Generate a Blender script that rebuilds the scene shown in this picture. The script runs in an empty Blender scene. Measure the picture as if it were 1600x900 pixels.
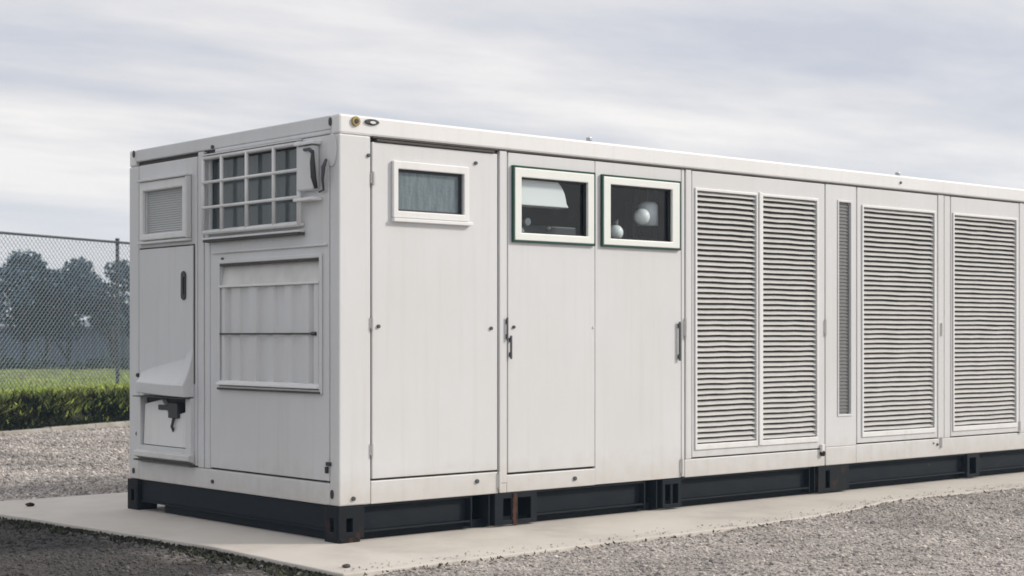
import bpy, math, random
import numpy as np
from mathutils import Vector, noise

scene = bpy.context.scene
col = scene.collection
R = math.radians
random.seed(7)
rng = np.random.default_rng(11)

# ------------------------------------------------------------------ camera
CAM = (-6.109, -8.705, 1.362)
YAW = 0.7190
cd = bpy.data.cameras.new("camera"); cam = bpy.data.objects.new("camera", cd); col.objects.link(cam)
cam.location = CAM
cam.rotation_euler = (R(90), 0, -YAW)
cd.sensor_width = 36.0; cd.lens = 56.54; cd.shift_y = 75.8 / 1600
cd.clip_start = 0.1; cd.clip_end = 3000
cd.dof.use_dof = True; cd.dof.focus_distance = 11.6; cd.dof.aperture_fstop = 3.6
scene.camera = cam
FW = (math.sin(YAW), math.cos(YAW)); RT = (math.cos(YAW), -math.sin(YAW))

# ------------------------------------------------------------------ sun + sky
SUN_EL, SUN_HX, SUN_HY = 30.0, 1.0, -0.80       # towards the sun, horizontally
sl = bpy.data.lights.new("sun", 'SUN'); so = bpy.data.objects.new("sun", sl); col.objects.link(so)
sl.energy = 2.7; sl.angle = R(9); sl.color = (1.0, 0.93, 0.84)
hl = math.hypot(SUN_HX, SUN_HY)
sdir = Vector((SUN_HX / hl * math.cos(R(SUN_EL)), SUN_HY / hl * math.cos(R(SUN_EL)), math.sin(R(SUN_EL))))
so.rotation_euler = sdir.to_track_quat('Z', 'Y').to_euler()
so.location = (4, -10, 12)

w = bpy.data.worlds.new("World"); scene.world = w; w.use_nodes = True
nt = w.node_tree; N = nt.nodes; K = nt.links
for n in list(N): N.remove(n)
def nd(tree, typ, **kw):
    n = tree.nodes.new(typ)
    for k, v in kw.items():
        if k.startswith('i_'): n.inputs[int(k[2:])].default_value = v
        else: setattr(n, k, v)
    return n
def mth(tree, op, a, b=None, clamp=False):
    n = tree.nodes.new('ShaderNodeMath'); n.operation = op; n.use_clamp = clamp
    for i, v in enumerate((a, b)):
        if v is None: continue
        if isinstance(v, (int, float)): n.inputs[i].default_value = v
        else: tree.links.new(v, n.inputs[i])
    return n.outputs[0]
out = nd(nt, 'ShaderNodeOutputWorld'); bg = nd(nt, 'ShaderNodeBackground'); bg.inputs[1].default_value = 0.1
sky = nd(nt, 'ShaderNodeTexSky'); sky.sky_type = 'NISHITA'; sky.sun_disc = False
sky.sun_elevation = R(SUN_EL); sky.sun_rotation = math.atan2(SUN_HX, SUN_HY)
sky.air_density = 1.0; sky.dust_density = 1.5; sky.ozone_density = 1.0
tc = nd(nt, 'ShaderNodeTexCoord')
sp = nd(nt, 'ShaderNodeSeparateXYZ'); K.new(tc.outputs['Generated'], sp.inputs[0])
zz = mth(nt, 'ADD', mth(nt, 'MAXIMUM', sp.outputs[2], 0.0), 0.07)
cx = mth(nt, 'DIVIDE', sp.outputs[0], zz); cy = mth(nt, 'DIVIDE', sp.outputs[1], zz)
cb = nd(nt, 'ShaderNodeCombineXYZ'); K.new(cx, cb.inputs[0]); K.new(cy, cb.inputs[1])
mp = nd(nt, 'ShaderNodeMapping'); K.new(cb.outputs[0], mp.inputs[0])
mp.inputs['Rotation'].default_value = (0, 0, YAW + R(9)); mp.inputs['Scale'].default_value = (0.25, 0.7, 1); mp.inputs['Location'].default_value = (3.0, 11.0, 0)
n1 = nd(nt, 'ShaderNodeTexNoise'); K.new(mp.outputs[0], n1.inputs['Vector'])
n1.inputs['Scale'].default_value = 1.0; n1.inputs['Detail'].default_value = 5; n1.inputs['Roughness'].default_value = 0.42; n1.inputs['Distortion'].default_value = 0.2
mp2 = nd(nt, 'ShaderNodeMapping'); K.new(cb.outputs[0], mp2.inputs[0]); mp2.inputs['Rotation'].default_value = (0, 0, YAW); mp2.inputs['Scale'].default_value = (1.1, 2.0, 1)
n2 = nd(nt, 'ShaderNodeTexNoise'); K.new(mp2.outputs[0], n2.inputs['Vector']); n2.inputs['Scale'].default_value = 1; n2.inputs['Detail'].default_value = 6; n2.inputs['Roughness'].default_value = 0.58
nsum = mth(nt, 'ADD', mth(nt, 'MULTIPLY', n1.outputs[0], 0.68), mth(nt, 'MULTIPLY', n2.outputs[0], 0.34))
cr = nd(nt, 'ShaderNodeValToRGB'); K.new(nsum, cr.inputs[0])
e = cr.color_ramp.elements
e[0].position = 0.41; e[0].color = (6.5, 6.65, 7.4, 1)
e[1].position = 0.61; e[1].color = (10.6, 10.1, 9.8, 1)
m_ = e.new(0.5); m_.color = (8.2, 8.05, 8.3, 1)
mx = nd(nt, 'ShaderNodeMix'); mx.data_type = 'RGBA'; mx.inputs[0].default_value = 0.88
K.new(sky.outputs[0], mx.inputs[6]); K.new(cr.outputs[0], mx.inputs[7])
hf_ = nd(nt, 'ShaderNodeMapRange'); K.new(sp.outputs[2], hf_.inputs[0])
hf_.inputs[1].default_value = 0.13; hf_.inputs[2].default_value = 0.03; hf_.inputs[4].default_value = 0.75
mh = nd(nt, 'ShaderNodeMix'); mh.data_type = 'RGBA'; K.new(hf_.outputs[0], mh.inputs[0]); K.new(mx.outputs[2], mh.inputs[6]); mh.inputs[7].default_value = (9.1, 9.0, 9.1, 1)
K.new(mh.outputs[2], bg.inputs[0]); K.new(bg.outputs[0], out.inputs[0])

scene.view_settings.view_transform = 'Standard'; scene.view_settings.look = 'None'
scene.view_settings.exposure = 0.0; scene.view_settings.gamma = 1.0; scene.view_settings.use_curve_mapping = False
scene.render.engine = 'CYCLES'
scene.cycles.filter_width = 1.7
scene.cycles.volume_bounces = 1

# ------------------------------------------------------------------ materials
def mat(name, base, rough=0.5, metal=0.0, var=0.0, vscale=(3, 3, 3), col2=None, vlo=0.35, vhi=0.65,
        bump=0.0, bscale=200.0, bdetail=3, bump2=0.0, b2scale=(2, 2, 2), spec=0.5, island=0.0, coords='Object'):
    """plain procedural paint / stone: base colour, large soft variation towards col2, fine and coarse bump"""
    m = bpy.data.materials.new(name); m.use_nodes = True
    t = m.node_tree; b = t.nodes['Principled BSDF']
    b.inputs['Roughness'].default_value = rough; b.inputs['Metallic'].default_value = metal
    b.inputs['Specular IOR Level'].default_value = spec
    tc = t.nodes.new('ShaderNodeTexCoord'); src = tc.outputs[coords]
    csock = None
    if col2 is not None:
        mpn = t.nodes.new('ShaderNodeMapping'); t.links.new(src, mpn.inputs[0]); mpn.inputs['Scale'].default_value = vscale
        no = t.nodes.new('ShaderNodeTexNoise'); t.links.new(mpn.outputs[0], no.inputs['Vector'])
        no.inputs['Scale'].default_value = 1; no.inputs['Detail'].default_value = 7; no.inputs['Roughness'].default_value = 0.6
        mr = t.nodes.new('ShaderNodeMapRange'); t.links.new(no.outputs[0], mr.inputs[0])
        mr.inputs[1].default_value = vlo; mr.inputs[2].default_value = vhi; mr.inputs[4].default_value = var
        mixn = t.nodes.new('ShaderNodeMix'); mixn.data_type = 'RGBA'; t.links.new(mr.outputs[0], mixn.inputs[0])
        mixn.inputs[6].default_value = (*base, 1); mixn.inputs[7].default_value = (*col2, 1)
        csock = mixn.outputs[2]
        mr2 = t.nodes.new('ShaderNodeMapRange'); t.links.new(no.outputs[0], mr2.inputs[0])
        mr2.inputs[3].default_value = rough - 0.08; mr2.inputs[4].default_value = rough + 0.12
        t.links.new(mr2.outputs[0], b.inputs['Roughness'])
    else:
        b.inputs['Base Color'].default_value = (*base, 1)
    if island:
        g = t.nodes.new('ShaderNodeNewGeometry')
        mr3 = t.nodes.new('ShaderNodeMapRange'); t.links.new(g.outputs['Random Per Island'], mr3.inputs[0])
        mr3.inputs[3].default_value = 1 - island; mr3.inputs[4].default_value = 1 + island
        hs = t.nodes.new('ShaderNodeHueSaturation'); t.links.new(mr3.outputs[0], hs.inputs['Value'])
        if csock is None: hs.inputs['Color'].default_value = (*base, 1)
        else: t.links.new(csock, hs.inputs['Color'])
        csock = hs.outputs[0]
    if csock is not None: t.links.new(csock, b.inputs['Base Color'])
    prev = None
    if bump2:
        mp2 = t.nodes.new('ShaderNodeMapping'); t.links.new(src, mp2.inputs[0]); mp2.inputs['Scale'].default_value = b2scale
        n2 = t.nodes.new('ShaderNodeTexNoise'); t.links.new(mp2.outputs[0], n2.inputs['Vector']); n2.inputs['Scale'].default_value = 1; n2.inputs['Detail'].default_value = 1
        bb = t.nodes.new('ShaderNodeBump'); bb.inputs['Strength'].default_value = 1; bb.inputs['Distance'].default_value = bump2
        t.links.new(n2.outputs[0], bb.inputs['Height']); prev = bb
    if bump:
        n3 = t.nodes.new('ShaderNodeTexNoise'); t.links.new(src, n3.inputs['Vector']); n3.inputs['Scale'].default_value = bscale; n3.inputs['Detail'].default_value = bdetail
        bb = t.nodes.new('ShaderNodeBump'); bb.inputs['Strength'].default_value = 1; bb.inputs['Distance'].default_value = bump
        t.links.new(n3.outputs[0], bb.inputs['Height'])
        if prev: t.links.new(prev.outputs[0], bb.inputs['Normal'])
        prev = bb
    if prev: t.links.new(prev.outputs[0], b.inputs['Normal'])
    return m

def paint_white(name, base, dirt, amount):
    """white container paint with faint vertical rain streaks, blotches and a grimy splash zone along the foot"""
    m = mat(name, base, rough=0.42, var=amount, vscale=(1.2, 1.2, 0.8), col2=dirt, bump=0.0002, bscale=260, bump2=0.004, b2scale=(1.6, 1.6, 1.3))
    t = m.node_tree; b = t.nodes['Principled BSDF']
    cur = b.inputs['Base Color'].links[0].from_socket
    tc = t.nodes.new('ShaderNodeTexCoord')
    mp = t.nodes.new('ShaderNodeMapping'); t.links.new(tc.outputs['Object'], mp.inputs[0]); mp.inputs['Scale'].default_value = (16, 16, 0.7)
    no = t.nodes.new('ShaderNodeTexNoise'); t.links.new(mp.outputs[0], no.inputs['Vector']); no.inputs['Scale'].default_value = 1; no.inputs['Detail'].default_value = 4
    s1 = t.nodes.new('ShaderNodeMapRange'); t.links.new(no.outputs[0], s1.inputs[0]); s1.inputs[1].default_value = 0.52; s1.inputs[2].default_value = 0.78; s1.inputs[4].default_value = 0.17
    sp = t.nodes.new('ShaderNodeSeparateXYZ'); t.links.new(tc.outputs['Object'], sp.inputs[0])
    no2 = t.nodes.new('ShaderNodeTexNoise'); t.links.new(tc.outputs['Object'], no2.inputs['Vector']); no2.inputs['Scale'].default_value = 9; no2.inputs['Detail'].default_value = 6
    zz = mth(t, 'ADD', sp.outputs[2], mth(t, 'MULTIPLY', mth(t, 'SUBTRACT', no2.outputs[0], 0.5), -0.35))
    s2 = t.nodes.new('ShaderNodeMapRange'); t.links.new(zz, s2.inputs[0]); s2.inputs[1].default_value = 0.50; s2.inputs[2].default_value = 0.20; s2.inputs[4].default_value = 0.55
    f = mth(t, 'ADD', s1.outputs[0], s2.outputs[0], clamp=True)
    mx = t.nodes.new('ShaderNodeMix'); mx.data_type = 'RGBA'; t.links.new(f, mx.inputs[0]); t.links.new(cur, mx.inputs[6])
    mx.inputs[7].default_value = (0.47, 0.43, 0.37, 1)
    t.links.new(mx.outputs[2], b.inputs['Base Color'])
    return m

M = {}
M['white'] = paint_white('white_paint', (0.665, 0.675, 0.685), (0.60, 0.60, 0.59), 0.6)
M['trim'] = paint_white('bright_trim_paint', (0.78, 0.785, 0.78), (0.70, 0.70, 0.69), 0.5)
M['slat'] = mat('louvre_paint', (0.66, 0.655, 0.64), 0.45, var=0.5, vscale=(6, 6, 6), col2=(0.5, 0.49, 0.47))
M['seam'] = mat('seam_rubber', (0.085, 0.078, 0.072), 0.8, var=0.6, col2=(0.05, 0.045, 0.04))
M['dark'] = mat('dark_grille_void', (0.035, 0.037, 0.04), 0.9)
M['black'] = mat('black_plastic', (0.03, 0.03, 0.032), 0.5)
M['grey'] = mat('grey_plastic', (0.06, 0.063, 0.068), 0.5)
M['steel'] = mat('galvanised_steel', (0.42, 0.43, 0.44), 0.4, metal=0.7)
M['brass'] = mat('brass_fitting', (0.32, 0.25, 0.10), 0.5, metal=0.3)
M['green'] = mat('green_seal', (0.028, 0.075, 0.056), 0.7, spec=0.2)
M['frame'] = mat('window_frame', (0.80, 0.83, 0.79), 0.35, var=0.4, vscale=(5, 5, 5), col2=(0.70, 0.73, 0.68))
M['interior'] = mat('interior_dark', (0.018, 0.024, 0.034), 0.7, var=0.9, vscale=(5, 5, 5), col2=(0.055, 0.07, 0.085))
M['milk'] = mat('milky_white', (0.88, 0.88, 0.86), 0.4)
M['pipe'] = mat('dim_pipe', (0.16, 0.19, 0.22), 0.4, metal=0.2)
M['pale'] = mat('pale_enamel', (0.72, 0.74, 0.76), 0.35)
M['mesh_grey'] = mat('mesh_grey', (0.20, 0.20, 0.20), 0.6, bump=0.002, bscale=120)
M['rack'] = mat('curtain_grey', (0.13, 0.14, 0.14), 0.7, var=0.6, vscale=(40, 40, 1), col2=(0.08, 0.09, 0.09))
def skid_mat():
    m = mat('skid_paint', (0.008, 0.0115, 0.0165), 0.6, spec=0.16, var=0.9, vscale=(5, 5, 9), col2=(0.014, 0.017, 0.021), bump=0.0006, bscale=90)
    t = m.node_tree; b = t.nodes['Principled BSDF']; cur = b.inputs['Base Color'].links[0].from_socket
    tc = t.nodes.new('ShaderNodeTexCoord')
    no = t.nodes.new('ShaderNodeTexNoise'); t.links.new(tc.outputs['Object'], no.inputs['Vector']); no.inputs['Scale'].default_value = 7; no.inputs['Detail'].default_value = 8; no.inputs['Roughness'].default_value = 0.7
    s = t.nodes.new('ShaderNodeMapRange'); t.links.new(no.outputs[0], s.inputs[0]); s.inputs[1].default_value = 0.66; s.inputs[2].default_value = 0.74; s.inputs[4].default_value = 0.6
    mx = t.nodes.new('ShaderNodeMix'); mx.data_type = 'RGBA'; t.links.new(s.outputs[0], mx.inputs[0]); t.links.new(cur, mx.inputs[6])
    mx.inputs[7].default_value = (0.12, 0.055, 0.03, 1); t.links.new(mx.outputs[2], b.inputs['Base Color'])
    return m
M['skid'] = skid_mat()
M['casting'] = mat('rusty_casting', (0.009, 0.011, 0.014), 0.65, spec=0.18, var=1.0, vscale=(11, 11, 7), col2=(0.045, 0.024, 0.018), vlo=0.55, vhi=0.72, bump=0.001, bscale=70)
M['rust'] = mat('rust', (0.085, 0.038, 0.026), 0.85, spec=0.2, var=1.0, vscale=(25, 25, 14), col2=(0.016, 0.014, 0.014), vlo=0.42, vhi=0.58)

def glass(name, tint, refl_rough=0.02, fac=0.10):
    m = bpy.data.materials.new(name); m.use_nodes = True; t = m.node_tree
    for n in list(t.nodes): t.nodes.remove(n)
    o = t.nodes.new('ShaderNodeOutputMaterial'); mx = t.nodes.new('ShaderNodeMixShader')
    tr = t.nodes.new('ShaderNodeBsdfTransparent'); tr.inputs[0].default_value = (*tint, 1)
    gl = t.nodes.new('ShaderNodeBsdfGlossy'); gl.inputs['Roughness'].default_value = refl_rough
    fr = t.nodes.new('ShaderNodeFresnel'); fr.inputs[0].default_value = 1.5
    ge = t.nodes.new('ShaderNodeNewGeometry')
    t.links.new(mth(t, 'MULTIPLY', fr.outputs[0], mth(t, 'SUBTRACT', 1.0, ge.outputs['Backfacing'])), mx.inputs[0]); t.links.new(tr.outputs[0], mx.inputs[1]); t.links.new(gl.outputs[0], mx.inputs[2])
    t.links.new(mx.outputs[0], o.inputs[0]); return m
M['glass'] = glass('window_glass', (0.93, 0.96, 0.97))
M['frost'] = mat('wired_glass', (0.10, 0.14, 0.155), 0.22, var=1.0, vscale=(34, 34, 7), col2=(0.16, 0.21, 0.235), bump=0.002, bscale=45, spec=0.8)

# concrete
def concrete():
    m = mat('concrete', (0.61, 0.575, 0.52), 0.85, var=0.8, vscale=(1.5, 1.5, 1.5), col2=(0.54, 0.50, 0.445), bump=0.0015, bscale=60, bdetail=8)
    t = m.node_tree; b = t.nodes['Principled BSDF']; cur = b.inputs['Base Color'].links[0].from_socket
    tc = t.nodes.new('ShaderNodeTexCoord')
    no = t.nodes.new('ShaderNodeTexNoise'); t.links.new(tc.outputs['Object'], no.inputs['Vector']); no.inputs['Scale'].default_value = 0.9; no.inputs['Detail'].default_value = 9; no.inputs['Roughness'].default_value = 0.65
    s = t.nodes.new('ShaderNodeMapRange'); t.links.new(no.outputs[0], s.inputs[0]); s.inputs[1].default_value = 0.5; s.inputs[2].default_value = 0.72; s.inputs[4].default_value = 0.75
    mx = t.nodes.new('ShaderNodeMix'); mx.data_type = 'RGBA'; t.links.new(s.outputs[0], mx.inputs[0]); t.links.new(cur, mx.inputs[6])
    mx.inputs[7].default_value = (0.38, 0.36, 0.32, 1); t.links.new(mx.outputs[2], b.inputs['Base Color'])
    return m
M['concrete'] = concrete()

def gravel_mat(name):
    m = bpy.data.materials.new(name); m.use_nodes = True; t = m.node_tree; b = t.nodes['Principled BSDF']
    b.inputs['Roughness'].default_value = 0.9
    tc = t.nodes.new('ShaderNodeTexCoord'); P = tc.outputs['Object']
    vo = t.nodes.new('ShaderNodeTexVoronoi'); t.links.new(P, vo.inputs['Vector']); vo.inputs['Scale'].default_value = 55
    cr = t.nodes.new('ShaderNodeValToRGB')
    sc = t.nodes.new('ShaderNodeSeparateColor'); t.links.new(vo.outputs['Color'], sc.inputs[0]); t.links.new(sc.outputs[0], cr.inputs[0])
    e = cr.color_ramp.elements
    e[0].color = (0.17, 0.155, 0.145, 1); e[1].color = (0.60, 0.56, 0.52, 1)
    x = e.new(0.5); x.color = (0.34, 0.31, 0.29, 1)
    x = e.new(0.82); x.color = (0.44, 0.395, 0.36, 1)
    # larger tone: compacted, damp and worn patches
    no = t.nodes.new('ShaderNodeTexNoise'); t.links.new(P, no.inputs['Vector']); no.inputs['Scale'].default_value = 0.8; no.inputs['Detail'].default_value = 6; no.inputs['Roughness'].default_value = 0.6
    mr = t.nodes.new('ShaderNodeMapRange'); t.links.new(no.outputs[0], mr.inputs[0]); mr.inputs[1].default_value = 0.3; mr.inputs[2].default_value = 0.7; mr.inputs[3].default_value = 0.74; mr.inputs[4].default_value = 1.48
    # gravel colour darkens in the corner to the left of the slab
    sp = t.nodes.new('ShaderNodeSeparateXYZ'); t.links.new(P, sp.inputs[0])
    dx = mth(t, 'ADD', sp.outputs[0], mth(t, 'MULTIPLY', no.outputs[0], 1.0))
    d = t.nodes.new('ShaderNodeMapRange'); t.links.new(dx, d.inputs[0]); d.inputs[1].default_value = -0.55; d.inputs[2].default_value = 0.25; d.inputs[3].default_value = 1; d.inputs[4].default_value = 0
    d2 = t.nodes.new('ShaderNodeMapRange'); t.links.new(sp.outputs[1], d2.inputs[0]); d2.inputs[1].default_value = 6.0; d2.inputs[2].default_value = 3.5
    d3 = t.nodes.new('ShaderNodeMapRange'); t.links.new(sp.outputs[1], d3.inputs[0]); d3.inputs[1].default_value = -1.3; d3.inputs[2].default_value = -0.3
    left_dark = mth(t, 'MULTIPLY', mth(t, 'MULTIPLY', d.outputs[0], d2.outputs[0]), d3.outputs[0])
    k = mth(t, 'MULTIPLY', mr.outputs[0], mth(t, 'SUBTRACT', 1.0, mth(t, 'MULTIPLY', left_dark, 0.86)))
    hs = t.nodes.new('ShaderNodeHueSaturation'); t.links.new(cr.outputs[0], hs.inputs['Color']); t.links.new(k, hs.inputs['Value'])
    t.links.new(hs.outputs[0], b.inputs['Base Color'])
    bu = t.nodes.new('ShaderNodeBump'); bu.inputs['Distance'].default_value = 0.012; bu.inputs['Strength'].default_value = 1
    t.links.new(vo.outputs['Distance'], bu.inputs['Height']); bu.invert = True
    t.links.new(bu.outputs[0], b.inputs['Normal'])
    return m
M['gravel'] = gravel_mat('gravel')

def stone_mat():
    """loose stones: tone per stone; the same darker corner as the gravel below them"""
    m = bpy.data.materials.new('loose_stone'); m.use_nodes = True; t = m.node_tree; b = t.nodes['Principled BSDF']
    b.inputs['Roughness'].default_value = 0.85
    g = t.nodes.new('ShaderNodeNewGeometry'); cr = t.nodes.new('ShaderNodeValToRGB'); t.links.new(g.outputs['Random Per Island'], cr.inputs[0])
    e = cr.color_ramp.elements; e[0].color = (0.15, 0.135, 0.125, 1); e[1].color = (0.68, 0.64, 0.60, 1)
    for p, c in ((0.25, (0.29, 0.27, 0.255, 1)), (0.6, (0.40, 0.365, 0.335, 1)), (0.88, (0.52, 0.475, 0.43, 1))):
        x = e.new(p); x.color = c
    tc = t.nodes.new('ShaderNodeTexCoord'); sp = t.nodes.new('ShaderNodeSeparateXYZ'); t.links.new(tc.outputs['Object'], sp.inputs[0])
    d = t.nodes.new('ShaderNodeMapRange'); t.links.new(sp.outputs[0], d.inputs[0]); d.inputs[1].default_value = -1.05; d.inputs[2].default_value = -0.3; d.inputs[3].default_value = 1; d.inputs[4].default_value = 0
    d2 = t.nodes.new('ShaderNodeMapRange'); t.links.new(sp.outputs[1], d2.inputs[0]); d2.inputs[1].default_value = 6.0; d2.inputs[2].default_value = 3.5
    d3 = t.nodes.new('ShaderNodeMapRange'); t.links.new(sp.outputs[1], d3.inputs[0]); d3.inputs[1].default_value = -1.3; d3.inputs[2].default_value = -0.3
    left_dark = mth(t, 'MULTIPLY', mth(t, 'MULTIPLY', d.outputs[0], d2.outputs[0]), d3.outputs[0])
    hs = t.nodes.new('ShaderNodeHueSaturation'); t.links.new(cr.outputs[0], hs.inputs['Color'])
    no = t.nodes.new('ShaderNodeTexNoise'); t.links.new(tc.outputs['Object'], no.inputs['Vector']); no.inputs['Scale'].default_value = 0.8; no.inputs['Detail'].default_value = 6; no.inputs['Roughness'].default_value = 0.6
    mr = t.nodes.new('ShaderNodeMapRange'); t.links.new(no.outputs[0], mr.inputs[0]); mr.inputs[1].default_value = 0.3; mr.inputs[2].default_value = 0.7; mr.inputs[3].default_value = 0.74; mr.inputs[4].default_value = 1.48
    t.links.new(mth(t, 'MULTIPLY', mr.outputs[0], mth(t, 'SUBTRACT', 1.0, mth(t, 'MULTIPLY', left_dark, 0.84))), hs.inputs['Value'])
    t.links.new(hs.outputs[0], b.inputs['Base Color'])
    return m
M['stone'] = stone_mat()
M['lawn'] = mat('lawn', (0.36, 0.43, 0.10), 0.9, var=0.9, vscale=(0.7, 0.7, 0.7), col2=(0.26, 0.33, 0.065), bump=0.03, bscale=30)
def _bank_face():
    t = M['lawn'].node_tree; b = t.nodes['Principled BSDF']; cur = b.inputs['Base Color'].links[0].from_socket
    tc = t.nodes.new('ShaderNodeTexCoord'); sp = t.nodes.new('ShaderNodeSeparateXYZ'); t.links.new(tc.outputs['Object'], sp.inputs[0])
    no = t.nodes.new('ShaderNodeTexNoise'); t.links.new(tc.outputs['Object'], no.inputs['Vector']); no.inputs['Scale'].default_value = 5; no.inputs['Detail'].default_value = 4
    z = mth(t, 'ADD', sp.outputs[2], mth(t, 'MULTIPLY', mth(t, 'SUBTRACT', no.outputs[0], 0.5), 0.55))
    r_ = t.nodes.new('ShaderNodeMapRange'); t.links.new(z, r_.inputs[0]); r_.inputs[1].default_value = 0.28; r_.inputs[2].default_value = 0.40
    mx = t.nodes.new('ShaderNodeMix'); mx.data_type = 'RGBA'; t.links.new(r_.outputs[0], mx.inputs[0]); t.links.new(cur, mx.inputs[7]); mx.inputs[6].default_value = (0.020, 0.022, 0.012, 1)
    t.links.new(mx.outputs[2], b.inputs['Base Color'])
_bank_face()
M['blade'] = mat('grass_blade', (0.44, 0.53, 0.10), 0.7, var=0.9, vscale=(1.2, 1.2, 1.2), col2=(0.32, 0.41, 0.06), island=0.3)
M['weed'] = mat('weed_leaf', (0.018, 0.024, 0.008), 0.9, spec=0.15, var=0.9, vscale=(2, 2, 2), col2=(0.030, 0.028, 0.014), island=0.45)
M['earth'] = mat('dark_earth', (0.035, 0.033, 0.022), 0.95, var=0.8, vscale=(3, 3, 3), col2=(0.06, 0.05, 0.035), bump=0.03, bscale=25)
M['moss'] = mat('moss', (0.05, 0.052, 0.028), 0.95, var=0.9, vscale=(12, 12, 12), col2=(0.03, 0.03, 0.025), island=0.4)
M['leaf'] = mat('hazed_leaf', (0.022, 0.058, 0.090), 0.75, spec=0.2, var=1.0, vscale=(1.6, 1.6, 1.6), col2=(0.08, 0.13, 0.165), island=0.6)  # the blue of distant haze is mixed into the leaf colour
M['bark'] = mat('bark', (0.06, 0.055, 0.05), 0.9)
M['hedge'] = mat('hedge_leaf', (0.03, 0.05, 0.04), 0.8, island=0.4)
M['shed'] = mat('shed_cladding', (0.19, 0.255, 0.35), 0.7, var=0.6, vscale=(0.3, 0.3, 0.3), col2=(0.23, 0.29, 0.37))
M['shedroof'] = mat('shed_roof', (0.20, 0.23, 0.26), 0.6)
M['wire'] = mat('fence_wire', (0.42, 0.45, 0.50), 0.5, metal=0.2)
M['post'] = mat('fence_post', (0.035, 0.045, 0.06), 0.5)

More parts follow.
